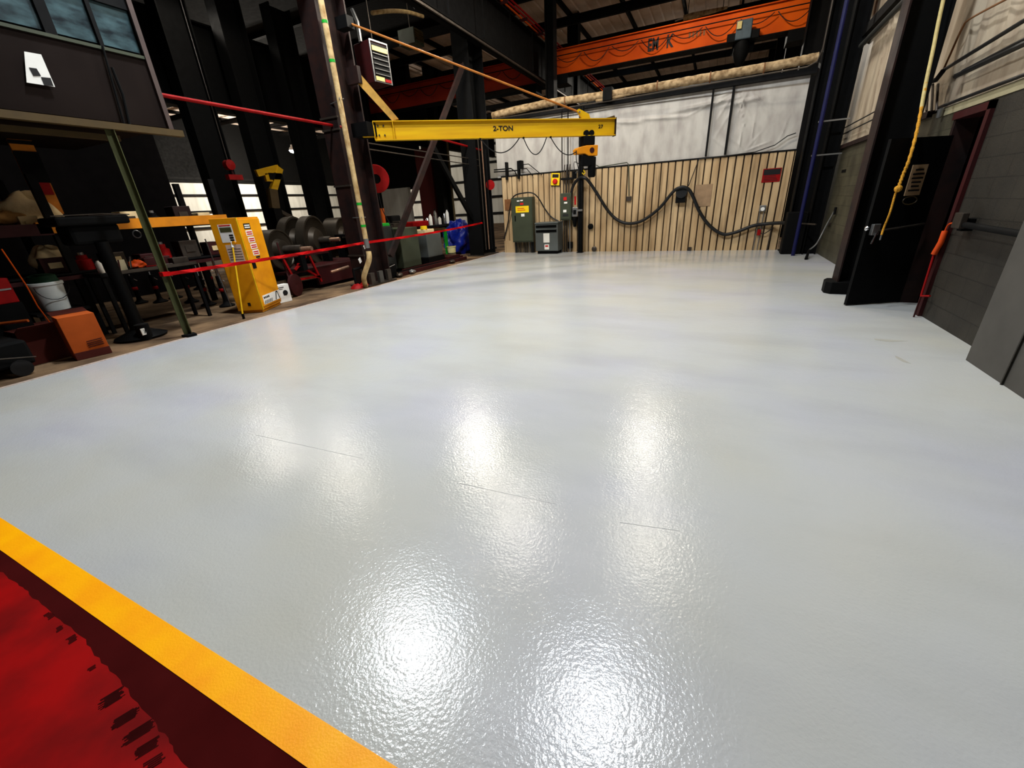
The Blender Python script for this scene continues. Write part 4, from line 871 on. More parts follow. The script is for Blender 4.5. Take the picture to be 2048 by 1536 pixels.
ribbon(t1, V(-7.36, 8.5, 1.0), 0, 4, 'tape', 'column_wrap')
ribbon(V(-7.36, 8.5, 1.0), V(-7.36, 13.5, 1.12), .03, 20, 'tape', 'far_span', .4)
# ---- cream pipe on the column
wp = thing('cream_pipe', (-7.15, 7.5, .5), 'tall cream wrapped pipe strapped down the front of the jib column', 'pipe')
px_ = (-7.12, 7.45)
MB().tube([(-7.13, 7.5, 1.1), (-7.13, 7.5, 9)], .055, 12).build('riser', 'cream', wp)
for z in (1.35, 1.8, 4.35, 4.95): MB().lathe((-7.13, 7.5, z), (0, 0, 1), [(.058, 0), (.058, .05)], 12).build('green_band', 'green', wp)
for z in (1.55, 3.75): MB().tube([(-7.3, 7.66, z), (-7.05, 7.42, z)], .012, 6).tube([(-7.02, 7.5, z), (-7.6, 7.68, z)], .01, 6).build('pipe_clamp', 'silver', wp)
MB().tube(smooth_path([(-7.13, 7.5, 1.1), (-7.13, 7.5, .9)], 2), .06, 12).build('elbow', 'silver', wp)
q0, q1, q2, q3 = PX(737, 503, x=-7.12), PX(738, 520, x=-7.12), PX(728, 553, x=-7.3), PX(731, 572, x=-7.42)
MB().tube(smooth_path([q0, q1, q2, q3], 6), .06, 12).build('lower_leg', 'cream', wp)
# white valve and jack at pipe foot
vs = thing('valve_stand', (-7.6, 7.35, 0), 'small black valve stand with white tags and red feet beside the cream pipe foot', 'valve')
a = PX(704, 530, x=-7.6)
MB().tube([(a.x, a.y, .0), (a.x, a.y, .42)], .028, 8).build('stem', 'black', vs)
MB().tube([(a.x, a.y + .25, .0), (a.x, a.y + .25, .42)], .024, 8).build('stem', 'iron', vs)
MB().tube([(a.x, a.y, .42), (a.x, a.y + .3, .44)], .03, 8).build('cross_pipe', 'black', vs)
MB().cbox(PX(720, 521, x=-7.5), (.005, 0, 0), (0, .035, .02), (0, -.015, .05)).build('white_tag', 'white', vs)
MB().cbox(PX(729, 494, x=-7.3), (.005, 0, 0), (0, .02, .012), (0, -.012, .035)).build('white_tag', 'white', vs)
for dy in (0, .25): MB().lathe((a.x + .02, a.y + dy, 0), (0, 0, 1), [(.16, 0), (.12, .05), (.05, .1), (0, .1)], 10).build('red_foot', 'red', vs)
sh = [PX(662, 544, x=-8.1), PX(697, 533, x=-8.0)]
MB().tube(sh, .032, 10).build('copper_bar', 'copper', None, 'short shiny reddish bar sticking out left of the small valve stand', 'bar')
# ---- unit heaters
hh = thing('unit_heater', (-7.9, 9.2, 4.2), 'dark red unit heater with a slatted front hanging beside the jib column', 'heater')
hA = PX(736, 76, y=8.95); hB = PX(773, 92, y=9.6); hC = PX(783, 174, y=9.6); hD = PX(750, 160, y=8.95)
h0 = V(-7.45, 9.1, 4.3); hu = V(.12, .62, 0); hv = V(0, 0, .8); hn = V(-.62, .12, 0).normalized() * .6
HA, HB_, HC_, HD_ = PX(737, 74, x=-7.55), PX(771, 92, x=-7.5), PX(783, 174, x=-7.5), PX(750, 160, x=-7.55)
zt, zb = (HA.z + HB_.z) / 2, (HC_.z + HD_.z) / 2
F0, F1 = V(-7.56, HA.y, 0), V(-7.48, HB_.y, 0); dd = (F1 - F0); nn = V(-dd.y, dd.x, 0).normalized() * .55
MB().prism([F0 + V(0, 0, zb), F1 + V(0, 0, zb), F1 + V(0, 0, zt), F0 + V(0, 0, zt)], nn).build('casing', 'darkred', hh, bevel=.01)
off = -nn.normalized() * .012; Lz = zt - zb
fr = MB()
for a, b in ((F0 + V(0, 0, zt - .01), F1 + V(0, 0, zt - .01)), (F0 + V(0, 0, zb + .02), F1 + V(0, 0, zb + .02)), (F0 + V(0, 0, zb), F0 + V(0, 0, zt)), (F1 + V(0, 0, zb), F1 + V(0, 0, zt))): fr.beam(a + off, b + off, .02, .03)
fr.build('front_frame', 'silver', hh)
MB().prism([F0 + dd * .06 + off * 1.2 + V(0, 0, zb + .1), F1 - dd * .06 + off * 1.2 + V(0, 0, zb + .1), F1 - dd * .06 + off * 1.2 + V(0, 0, zt - .06), F0 + dd * .06 + off * 1.2 + V(0, 0, zt - .06)], off * .3).build('dark_opening', 'black', hh)
for k in range(6):
    z = zb + .16 + k * (Lz - .22) / 6
    MB().beam(F0 + dd * .07 + off * 2 + V(0, 0, z), F1 - dd * .07 + off * 2 + V(0, 0, z), .03, .012 if k < 5 else .09).build('slat', 'silver' if k < 5 else 'rope_y', hh)
MB().prism([F0 + dd * .05 + off * 2 + V(0, 0, zb + .03), F0 + dd * .55 + off * 2 + V(0, 0, zb + .03), F0 + dd * .55 + off * 2 + V(0, 0, zb + .11), F0 + dd * .05 + off * 2 + V(0, 0, zb + .11)], off).build('bottom_plate', 'rope_y', hh)
MB().prism([F0 + dd * .6 + off * 2 + V(0, 0, zb + .03), F0 + dd * .95 + off * 2 + V(0, 0, zb + .03), F0 + dd * .95 + off * 2 + V(0, 0, zb + .09), F0 + dd * .6 + off * 2 + V(0, 0, zb + .09)], off).build('red_label', 'red', hh)
MB().tube([F0 + nn * .5 + V(0, 0, zt), F0 + nn * .5 + V(0, 0, zt + .35), F0 + nn * .5 + V(-.1, 0, zt + .6)], .04, 8).build('gas_pipe', 'silver', hh)
MB().tube([F0 + nn * .3 + dd * .5 + V(0, 0, zt), F0 + nn * .3 + dd * .5 + V(0, 0, 9.0)], .012, 6).build('hanger_rod', 'iron', hh)
a, b = PX(826, 52, x=-9), PX(849, 94, x=-9)
h2 = thing('louvred_heater', (-9.2, a.y, b.z), 'pale green louvred heater box hanging in the dark behind the orange tie rod', 'heater')
MB().box(-9.6, -9, a.y, b.y, b.z, a.z).build('casing', 'e_green', h2, bevel=.01)
for k in range(8): MB().box(-9.0, -8.97, a.y + .03, b.y - .03, b.z + .08 + k * (a.z - b.z - .1) / 8, b.z + .1 + k * (a.z - b.z - .1) / 8).build('louvre', 'olive_beam', h2)
MB().tube([(-9.3, (a.y + b.y) / 2, a.z), (-9.3, (a.y + b.y) / 2, 9)], .015, 6).build('hanger_rod', 'iron', h2)
MB().tube(smooth_path([PX(744, 26, x=-9.0), PX(780, 22, x=-9.0), PX(815, 24, x=-9.0), PX(846, 33, x=-9.0)], 6), .05, 8).build('curved_duct_pipe', 'cream', None, 'pale curved pipe high in the dark above the red unit heater', 'pipe')
MB().tube([PX(802, -5, x=-9), PX(955, 79, x=-9)], .025, 6).build('high_pipe', 'iron', None, 'thin grey pipe running away high in the dark left of the black column', 'pipe')
# conductor cables hanging near the top
for k, (px, y0, y1) in enumerate(((823, -20, 13), (871, -20, 30), (883, -20, 25), (906, -20, 42), (960, -20, 86))):
    MB().tube([PX(px, y0, x=-7.75), PX(px + 3, y1, x=-7.75), PX(px + 6, y1 + 5, x=-7.75)], .012, 6).build('hanging_cable', 'silver', None, 'thin shiny cable hanging at the top between the two big columns, %s from the left' % ('first', 'second', 'third', 'fourth', 'fifth')[k], 'cable', 'hanging cables at the top')
# ---- red hose reel on the column side
hr = thing('hose_reel', (-8.0, 9.35, 2.1), 'round red hose reel hanging beside the jib column', 'hose reel')
cR = PX(752, 358, x=-8.0); ax = V(.75, -.66, 0)
MB().lathe(cR, ax, [(.11, 0), (.32, 0), (.33, .02), (.32, .04), (.11, .04)], 28).build('flange', 'red', hr)
MB().lathe(cR - ax * .2, ax, [(.11, 0), (.32, 0), (.33, .02), (.32, .04), (.11, .04)], 28).build('flange', 'darkred', hr)
MB().lathe(cR - ax * .16, ax, [(.2, 0), (.25, .04), (.25, .12), (.2, .16)], 24).build('coiled_hose', 'rubber', hr)
MB().lathe(cR - ax * .16, ax, [(0, .0), (.11, .0), (.11, .17), (0, .17)], 18).build('hub', 'black', hr)
MB().tube(smooth_path([cR + V(0, 0, -.25), cR + V(-.05, .1, -.7), cR + V(.0, .3, -1.2), cR + V(.0, .35, -1.5)], 8), .012, 6).build('hose_tail', 'rubber', hr)
MB().beam(cR - ax * .1, V(-7.9, 8.5, cR.z), .05, .05).build('bracket', 'black', hr)
# ================================================================ LEFT HALL, GOODS
def O(name, loc, label, cat, group=None): return thing(name, loc, label, cat, group)
# ---- yellow safety cabinet
A0, B0, C0 = V(-8.0, 4.74, 0), V(-7.59, 4.95, 0), V(-7.97, 5.6, 0)
e1 = B0 - A0; e2 = C0 - B0; e2 = Vector((-e1.y, e1.x, 0)).normalized() * e2.length   # square it up
n1 = Vector((e1.y, -e1.x, 0)).normalized(); n2 = e1.normalized()
sc = O('safety_cabinet', (-7.9, 5.1, 0), 'tall yellow metal safety cabinet with warning labels at the edge of the white floor', 'cabinet')
HC = 1.68
MB().prism([A0 + V(0, 0, .05), B0 + V(0, 0, .05), B0 + e2 + V(0, 0, .05), A0 + e2 + V(0, 0, .05)], (0, 0, HC - .05)).build('body', 'cab_yellow', sc, bevel=.008)
MB().prism([A0 + n2 * .03 - n1 * .03, B0 - n2 * .03 - n1 * .03, B0 + e2 - n2 * .03, A0 + e2 + n2 * .03], (0, 0, .06)).build('plinth', 'cab_yellow', sc)
def face(base, ex, nrm, u0, u1, z0, z1, d=.004, off=0.0):
    p = base + nrm * off; return MB().prism([p + ex * u0 + V(0, 0, z0), p + ex * u1 + V(0, 0, z0), p + ex * u1 + V(0, 0, z1), p + ex * u0 + V(0, 0, z1)], nrm * d)
ex1 = e1.normalized(); ex2 = e2.normalized(); L1, L2 = e1.length, e2.length
dor = face(B0, ex2, n2, .03, L2 - .02, .1, HC - .03, .02).build('door', 'cab_yellow', sc, bevel=.006)
face(B0, ex2, n2, .06, .17, .8, .94, .012, .02).build('handle', 'black', dor, bevel=.004)
face(B0, ex2, n2, .0, .03, .05, HC, .012).build('edge_trim', 'yellow', sc)
face(B0, ex2, n2, .08, L2 - .04, .13, .3, .003, .021).build('brand_label', 'white', dor)
for k in range(6): 
    q = B0 + n2 * .025 + ex2 * (.10 + k * .05) + V(0, 0, .14)
    MB().prism([q, q + ex2 * .022, q + ex2 * .052 + V(0, 0, .06), q + ex2 * .03 + V(0, 0, .06)], n2 * .002).build('stripe', 'ink', dor)
q = B0 + n2 * .025 + ex2 * (L2 - .24) + V(0, 0, .14)
MB().prism([q, q + ex2 * .03, q + ex2 * .09 + V(0, 0, .13), q + ex2 * .12 + V(0, 0, .13), q + ex2 * .15, q + ex2 * .18, q + ex2 * .13 + V(0, 0, .155), q + ex2 * .07 + V(0, 0, .155)], n2 * .002).build('triangle_mark', 'ink', dor)
for k in range(4): face(B0, ex2, n2, .11 + k * .055, .15 + k * .055, .235, .27, .002, .024).build('letter_block', 'ink', dor)
for k in range(5):
    z = 1.52 - k * .115
    w_ = face(B0, ex2, n2, .15 + k * .012, .36 + k * .012, z - .04, z + .055, .003, .021).build('warning_label', 'white' if k else 'ink', dor)
    for j in range(2): face(B0, ex2, n2, .17 + k * .012, .34 + k * .012, z - .022 + j * .035, z - .002 + j * .035, .002, .024).build('label_band', 'redink' if k else 'white', w_)
face(B0, ex2, n2, .26, .4, .97, 1.0, .002, .021).build('oval_mark', 'ink', dor)
face(B0, ex2, n2, .29, .37, .92, .96, .002, .021).build('oval_mark', 'ink', dor)
lb = face(A0, ex1, n1, .12, .36, 1.28, 1.58, .003).build('data_sheet', 'white', sc)
face(A0, ex1, n1, .14, .34, 1.55, 1.57, .002, .003).build('sheet_heading', 'redink', lb); face(A0, ex1, n1, .14, .34, 1.45, 1.53, .002, .003).build('sheet_picture', 'green_post', lb)
for k in range(3): face(A0, ex1, n1, .27, .34, 1.3 + k * .04, 1.33 + k * .04, .002, .003).build('sheet_mark', 'ink', lb)
ck = face(A0, ex1, n1, .15, .42, .93, 1.24, .003).build('check_sheet', mat('pinkish_paper', (206, 178, 160), .8, var=.1), sc)
for k in range(5): face(A0, ex1, n1, .17, .4, .98 + k * .045, .99 + k * .045, .002, .003).build('sheet_line', 'iron', ck)
face(A0, ex1, n1, .22, .27, .14, .2, .004).build('vent_bung', 'ink', sc)
MB().lathe(A0 + ex1 * .32 + V(0, 0, 1.27) + n1 * .0, n1, [(0, 0), (.03, 0), (.03, .03), (0, .03)], 14).build('knob', 'cab_yellow', sc)
# broom pole
p0, p1 = PX(487, 634, z=.03), PX(462, 470, x=-7.78)
br = O('broom_pole', (p0.x, p0.y, 0), 'yellow broom pole leaning against the yellow safety cabinet', 'pole')
MB().tube([p0 + V(0, 0, .05), p1], .014, 8).build('shaft', 'yellow', br)
MB().tube([p0 - V(0, 0, .03), p0 + V(0, 0, .06)], .022, 8).build('rubber_tip', 'black', br)
MB().tube([p1 - (p1 - p0).normalized() * .22, p1 + (p1 - p0).normalized() * .02], .022, 8).build('white_sleeve', 'white', br)
# white carton
w0, w1 = PX(560, 607, z=0), PX(585, 601, z=0); u = (w1 - w0); nb = Vector((u.y, -u.x, 0)).normalized() * -.14
wb_ = O('white_carton', (w0.x, w0.y, 0), 'small white carton with a dark helmet-like picture beside the yellow safety cabinet', 'box')
nb = nb if nb.x < 0 else -nb
MB().prism([w0, w1, w1 + nb, w0 + nb], (0, 0, .36)).build('carton', 'white', wb_, bevel=.004)
nf = -nb.normalized(); ux = u.normalized(); UL = u.length
for (a_, b_, z0, z1) in ((.15, .6, .3, .315), (.2, .5, .27, .28)): MB().prism([w0 + ux * UL * a_ + V(0, 0, z0), w0 + ux * UL * b_ + V(0, 0, z0), w0 + ux * UL * b_ + V(0, 0, z1), w0 + ux * UL * a_ + V(0, 0, z1)], nf * .003).build('print_line', 'ink', wb_)
MB().lathe(w0 + ux * UL * .62 + V(0, 0, .19), nf, [(0, 0), (.055, 0), (.055, .004), (0, .005)], 16).build('helmet_picture', 'ink', wb_)
MB().prism([w0 + ux * UL * .45 + V(0, 0, .14), w0 + ux * UL * .62 + V(0, 0, .14), w0 + ux * UL * .62 + V(0, 0, .19), w0 + ux * UL * .5 + V(0, 0, .19)], nf * .004).build('picture_visor', 'ink', wb_)
# red hand truck: wheel and frame
hx = PX(588, 575, x=-8.35)
ht_ = O('hand_truck', (hx.x, hx.y, 0), 'dark red wheeled hand truck behind the white carton', 'hand truck')
wr = .24
MB().lathe((hx.x, hx.y + .05, wr), (.93, .36, 0), [(0, -.03), (.08, -.045), (.17, -.04), (wr, -.03), (wr, .03), (.17, .04), (.08, .045), (0, .03)], 26).build('wheel', 'darkred', ht_)
MB().lathe((hx.x - .45, hx.y - .25, wr), (.93, .36, 0), [(0, -.03), (.17, -.04), (wr, -.03), (wr, .03), (.17, .04), (0, .03)], 26).build('wheel', 'black', ht_)
MB().tube([(hx.x, hx.y, wr), (hx.x - .45, hx.y - .3, wr)], .02, 8).build('axle', 'iron', ht_)
for d in (0, -.35): MB().tube([(hx.x + d - .05, hx.y + d * .6, wr), (hx.x + d - .25, hx.y + .1 + d * .6, .55), (hx.x + d - .3, hx.y + .1 + d * .6, 1.15)], .018, 8).build('rail', 'darkred', ht_)
# ---- rotors and red stands
def rotor(name, c, ax, discs, label, m='rubber', shaft=None):
    r = O(name, (c[0], c[1], 0), label, 'rotor', 'machine rotors')
    c = Vector(c); ax = Vector(ax).normalized()
    for (off, R, t) in discs:
        MB().lathe(c + ax * off, ax, [(0, 0), (R * .9, 0), (R * .93, -.02), (R, -.02), (R, t), (R * .93, t), (R * .9, t - .02), (R * .55, t - .05), (R * .45, t + .06), (R * .3, t + .08), (0, t + .08)], 40).build('disc', m, r)
    MB().tube([c - ax * .3, c + ax * (shaft or .6)], .09, 16).build('shaft', 'iron', r)
    MB().tube([c + ax * (shaft or .6), c + ax * ((shaft or .6) + .25)], .05, 14).build('journal', 'copper', r)
    for s in (-.2, .5):
        q = c + ax * s
        MB().box(q.x - .12, q.x + .12, q.y - .06, q.y + .06, .5, q.z - .08).build('saddle_block', 'black', r)
    return r
M['disc'] = mat('dark_bronze_disc', (58, 50, 40), .42, .5, var=.3, scale=3)
p = PX(556, 500, x=-9.0); rotor('machine_rotor', (p.x, p.y, p.z + .0), (.97, .25, 0), ((-.45, .44, .55),), 'black drum rotor with a bright shaft end, nearest the yellow safety cabinet', 'disc', .62)
p = PX(612, 482, x=-9.9); rotor('machine_rotor', (p.x, p.y, p.z), (.94, .34, 0), ((-.4, .62, .2), (.12, .62, .2)), 'pair of big dark discs on one shaft behind the black drum rotor', 'disc', .7)
p = PX(684, 474, x=-10.2); rotor('machine_rotor', (p.x, p.y, p.z), (.94, .34, 0), ((-.3, .55, .4),), 'dark drum rotor just left of the jib column', 'disc', .6)
tb_ = O('red_work_table', (-9.4, 8, 0), 'long dark red steel table standing behind the red barrier tape left of the jib column', 'table')
MB().box(-11.5, -11.1, 6.8, 10.2, 0, 1.12).build('reflection_blocker', 'black', None, 'long black block added behind the dark rotors to stop lamp reflections', 'machine', bevel=.03)  # added block, keeps far lamp reflections off the white floor
MB().box(-10.4, -8.6, 6.4, 9.1, .44, .5).build('table_top', 'darkred', tb_)
MB().box(-8.66, -8.6, 7.2, 9.1, .08, .44).build('side_sheet', 'darkred', tb_)
for x in (-10.35, -8.65):
    for y in (6.45, 9.05): MB().box(x - .04, x + .04, y - .04, y + .04, 0, .44).build('leg', 'darkred', tb_)
st = O('red_trestle', (-8.55, 6.6, 0), 'thin red steel trestle with crossed legs below the black drum rotor', 'trestle')
for a, b in (((563, 512), (592, 566)), ((615, 505), (643, 563)), ((590, 540), (612, 512)), ((595, 528), (640, 556)), ((592, 560), (640, 552))):
    pa, pb = PX(*a, x=-8.5), PX(*b, x=-8.5); pb.z = max(.02, pb.z); MB().beam(pa, pb, .045, .045).build('strut', 'red', st)
MB().beam(PX(553, 516, x=-8.5), PX(655, 503, x=-8.5), .06, .06).build('top_bar', 'darkred', st)
pt = PX(600, 490, x=-8.75); 
for k, (px, py, w_) in enumerate(((1125, 0, 0),)): pass
MB().tube([PX(540, 498, x=-8.0) + V(0, 0, 0), PX(540, 498, x=-8.0) + V(0, 0, 0.01)], .01, 6) if False else None
# ---- yellow bent arm crane in the far hall
ya = O('yellow_arm_crane', (-14, 10.6, 0), 'yellow bent lifting arm standing in the left hall before the bright far wall', 'crane')
P = [PX(*q, x=-14) for q in ((513, 347), (556, 336), (568, 342), (545, 385), (549, 417))]
MB().beam(P[0], P[1], .1, .2).build('top_arm', 'yellow', ya)
MB().beam(P[1] + V(0, .05, 0), P[3], .16, .2).build('bent_arm', 'yellow', ya)
MB().beam(P[3] + V(0, 0, .1), P[4], .2, .3).build('lower_arm', 'olive_beam', ya)
MB().cbox(P[0].lerp(P[1], .45) - V(0, 0, .2), (.05, 0, 0), (0, .12, 0), (0, 0, .12)).build('hook_box', 'yellow', ya)
MB().cbox(P[0].lerp(P[1], .75) - V(0, 0, .22), (.08, 0, 0), (0, .25, 0), (0, 0, .1)).build('winch', 'black', ya)
MB().beam(P[4], PX(585, 436, x=-14), .12, .12).build('stay', 'iron', ya)
MB().box(-14.15, -13.85, P[4].y - .15, P[4].y + .15, 0, P[4].z).build('mast', 'black', ya)
rc = O('red_chain_block', (-14.8, 9.2, 2.4), 'red chain block hanging in the left hall left of the yellow bent arm', 'hoist')
q = PX(458, 330, x=-12.4); top = V(q.x, q.y, 8.95)
MB().tube([top, q], .012, 6).build('chain', 'iron', rc)
MB().lathe(q, (1, 0, 0), [(0, -.1), (.13, -.08), (.13, .08), (0, .1)], 14).build('drum', 'red', rc)
q2 = PX(468, 352, x=-12.4); MB().tube([q, q2], .03, 6).build('body', 'darkred', rc); MB().box(q2.x - .08, q2.x + .08, q2.y - .2, q2.y + .2, q2.z - .1, q2.z + .03).build('lower_block', 'red', rc)
# ---- storage rack
rk = O('storage_rack', (-9.5, 4, 0), 'storage rack with an orange-yellow beam, crowded with tools, left of the safety cabinet', 'rack')
MB().box(-9.05, -8.98, 2.9, 5.7, 1.6, 1.76).build('front_beam', mat('orange_yellow_beam', (212, 128, 20), .5, var=.2), rk)
MB().box(-10.2, -9.05, 1.2, 5.7, 1.58, 1.62).build('shelf', 'steel_dark', rk)
MB().box(-10.2, -9.0, 1.2, 5.7, .98, 1.02).build('shelf', 'steel_dark', rk)
MB().box(-9.05, -8.98, .6, 3.05, 1.58, 1.74).build('red_beam', 'darkred', rk)
MB().box(-9.06, -9.0, .6, 5.7, .92, 1.0).build('lower_beam', 'darkred', rk)
for y in (.7, 3.1, 5.62):
    for x in (-9.05, -10.2): MB().box(x - .04, x + .04, y - .05, y + .05, 0, 2.4).build('upright', 'steel_dark', rk)
# yellow column with labels
yc = O('yellow_hoist_column', (-9.5, 3.4, 1.7), 'slanting orange-yellow steel member with a red label, upper left behind the rack', 'beam')
a, b = PX(30, 262, x=-9.5), PX(106, 428, x=-9.5)
MB().beam(a, b, .03, .26, upv=(0, 1, 0)).build('member', mat('amber_steel', (190, 112, 18), .5, var=.2), yc)
for t, hgt, m_ in ((.13, .05, 'black'), (.42, .42, 'black'), (.68, .17, 'red')):
    c_ = a.lerp(b, t); d_ = (b - a).normalized(); side = V(0, 1, 0) - d_ * d_.y; side.normalize()
    MB().cbox(c_ + V(.025, 0, 0), (.008, 0, 0), side * (.135 if m_ == 'black' else .11), d_ * hgt / 2).build('dark_band' if m_ == 'black' else 'red_label', m_, yc)
MB().box(-9.55, -9.45, b.y - .05, b.y + .05, 1.6, b.z).build('foot', 'iron', yc)
# cloth bag
def lump(c, r, seed, n=20, squash=(1, 1, 1), amp=.22, fr=5):
    rnd = random.Random(seed); ph = [(rnd.uniform(0, 6), rnd.uniform(0, 6), rnd.uniform(1, fr), rnd.uniform(1, fr)) for _ in range(7)]
    mb = MB(); vs = []
    for j in range(n + 1):
        th = PI * j / n
        for i in range(2 * n):
            f = PI * i / n; k = 1 + sum(amp / 3 * math.sin(p[2] * th + p[0]) * math.sin(round(p[3]) * f + p[1]) for p in ph)
            vs.append((c[0] + r * k * squash[0] * math.sin(th) * math.cos(f), c[1] + r * k * squash[1] * math.sin(th) * math.sin(f), c[2] + r * k * squash[2] * math.cos(th)))
    fs = [(j * 2 * n + i, (j + 1) * 2 * n + i, (j + 1) * 2 * n + (i + 1) % (2 * n), j * 2 * n + (i + 1) % (2 * n)) for j in range(n) for i in range(2 * n)]
    return mb._add(vs, fs, True)
c_ = PX(62, 428, x=-9.4); lump((c_.x, c_.y, 1.9), .27, 3, squash=(.7, 1.15, 1.0)).build('canvas_sack', 'cloth', None, 'lumpy cream canvas sack lying on the rack at far left', 'sack')
c_ = PX(86, 485, x=-9.3); lump((c_.x, c_.y, 1.23), .2, 5, squash=(.7, 1.2, .95)).build('canvas_sack', 'cloth', None, 'smaller cream canvas sack on the middle rack shelf, under the lumpy sack', 'sack')
c_ = PX(14, 440, x=-9.3); lump((c_.x, c_.y, 1.84), .15, 9, squash=(.8, 1.5, .6)).build('canvas_sack', mat('tan_sack', (190, 140, 80), .85), None, 'small tan sack at the left edge of the rack top', 'sack')
# drill press
dp_ = O('drill_press', (-8.1, 3.2, 0), 'black machine on a pedestal with a wide flat top, left of the olive green post', 'machine')
MB().box(-8.55, -8.0, 2.78, 3.62, 1.68, 1.80).build('flat_top', 'black', dp_, bevel=.03)
MB().box(-8.5, -8.1, 2.9, 3.5, 1.42, 1.7).build('head', 'black', dp_, bevel=.05)
MB().lathe((-8.1, 3.2, 0), (0, 0, 1), [(.32, 0), (.34, .03), (.2, .09), (.11, .14), (.085, .3), (.08, 1.45)], 20).build('pedestal', 'black', dp_)
MB().lathe((-8.0, 3.62, 1.52), (1, .0, 0), [(.05, 0), (.06, .02), (.05, .04)], 16).build('ring', 'silver', dp_)
MB().tube([(-8.02, 2.76, 1.81), (-8.0, 3.3, 1.82), (-8.02, 3.64, 1.8)], .008, 6).build('rim', 'iron', dp_)
q = PX(281, 648, x=-7.85); MB().lathe((q.x, q.y, 0), (0, 0, 1), [(0, 0), (.09, 0), (.09, .24), (0, .25)], 18).build('black_can', 'black', None, 'small black can with a white printed label by the foot of the black machine', 'can')
can = bpy.data.objects['black_can']
f0 = PX(268, 657, x=q.x + .07); MB().cbox((q.x + .085, q.y - .02, .14), (.004, .002, 0), (-.01, .05, 0), (0, 0, .05)).build('white_label', 'white', can)
for k in range(3): MB().cbox((q.x + .09, q.y - .045 + k * .025, .14), (.003, 0, 0), (0, .006, 0), (0, .01, .03)).build('label_stroke', 'ink', can)
# tool bench
bn = O('tool_bench', (-8.6, 3.7, 0), 'dark low bench with a metal-edged top full of small tools, behind the olive green post', 'bench')
MB().box(-9.0, -8.45, 3.15, 4.55, .93, .99).build('bench_top', 'steel_dark', bn, bevel=.01)
MB().box(-8.45, -8.43, 3.4, 4.55, .95, 1.0).build('front_edge', 'iron', bn)
for x in (-8.95, -8.5):
    for y in (3.2, 4.5): MB().box(x - .025, x + .025, y - .025, y + .025, 0, .93).build('leg', 'steel_dark', bn)
rnd = random.Random(11)
kinds = [('tool_box', 'box', 'box'), ('steel_canister', 'canister', 'cyl'), ('spray_can', 'can', 'cyl'), ('red_tool_case', 'case', 'box'), ('orange_glove', 'glove', 'lump'), ('oil_bottle', 'bottle', 'cyl')]
def bottle(name, x, y, z, r, h, m, label, cat, group=None, cap='black'):
    t = O(name, (x, y, z), label, cat, group)
    MB().lathe((x, y, z), (0, 0, 1), [(0, 0), (r, .0), (r, h * .72), (r * .45, h * .86), (r * .42, h * .93), (0, h * .93)], 14).build('body', m, t)
    MB().lathe((x, y, z + h * .93), (0, 0, 1), [(r * .5, 0), (r * .5, h * .1), (0, h * .1)], 12).build('cap', cap, t); return t
z = .99
bottle('oil_bottle', -8.6, 3.25, z, .04, .2, 'white', 'white bottle standing at the left end of the tool bench', 'bottle')
bottle('oil_bottle', -8.7, 3.42, z, .035, .24, 'card', 'brown bottle standing on the tool bench beside the white bottle', 'bottle', cap='white')
lump((-8.62, 3.75, z + .06), .09, 21, 10, (1, 1.2, .8)).build('orange_glove', 'orange_p', None, 'crumpled orange glove on the tool bench left of the olive green post', 'glove')
MB().box(-8.66, -8.62, 3.5, 3.6, z, z + .16).build('pale_card', mat('pale_card', (190, 176, 140), .7), None, 'pale card standing on the tool bench before the black machine', 'card')
MB().tube([(-8.55, 3.62, z + .02), (-8.55, 3.66, z + .2)], .012, 6).build('bright_rod', 'chrome', None, 'short bright metal rod upright on the tool bench beside the pale card', 'rod')
MB().tube([(-8.5, 3.95, z + .012), (-8.5, 4.2, z + .012)], .012, 6).build('spanner', 'chrome', None, 'bright steel spanner lying on the front of the tool bench', 'tool')
MB().tube([(-8.6, 3.85, z + .012), (-8.5, 4.06, z + .012)], .01, 6).build('screwdriver', 'red', None, 'small red screwdriver lying on the tool bench', 'tool')
MB().box(-8.9, -8.7, 3.9, 4.3, z, z + .14).build('tool_case', 'darkred', None, 'dark red tool case on the back of the tool bench', 'case', bevel=.01)
MB().box(-8.72, -8.55, 4.25, 4.5, z, z + .1).build('parts_tray', 'iron', None, 'grey metal parts tray at the right end of the tool bench', 'tray', bevel=.006)
# rack goods: shelf contents behind
kk = [('dark red case', 'darkred'), ('rusty brown block', 'steel_brown'), ('dull red tub', 'red'), ('small tan carton', 'cloth'), ('grey machine part', 'iron'), ('black motor housing', 'black')]
places = ['left end', 'left part', 'middle left', 'middle', 'middle right', 'right part', 'right end']
for si, (sz, sn) in enumerate(((1.02, 'lower'), (1.62, 'upper'))):
    for j in range(7):
        nm, m_ = kk[(j * 2 + si * 3) % 6]; y = 2.95 + j * .4 + rnd.uniform(-.05, .05); h = rnd.uniform(.14, .32); d = rnd.uniform(.1, .16)
        lab = '%s on the %s shelf of the storage rack, %s' % (nm, sn, places[j])
        cat = nm.split()[-1]
        if j % 3 == 1:
            t = O('machine_part', (-9.3, y, sz), lab, cat, 'goods on the storage rack')
            MB().lathe((-9.3, y, sz), (0, 0, 1), [(0, 0), (d * .8, 0), (d * .8, h * .7), (d * .5, h * .75), (d * .5, h), (0, h)], 16).build('body', m_, t)
            MB().lathe((-9.3, y, sz + h), (0, 0, 1), [(0, 0), (d * .3, 0), (d * .3, .04), (0, .04)], 12).build('stub', 'silver', t)
        else:
            t = O('stored_box', (-9.3, y, sz), lab, cat, 'goods on the storage rack')
            MB().box(-9.42, -9.14, y - d, y + d, sz, sz + h).build('body', m_, t, bevel=.01)
            MB().box(-9.14, -9.125, y - d * .5, y + d * .5, sz + h * .35, sz + h * .7).build('label_plate', 'iron' if j % 2 else 'cloth', t)
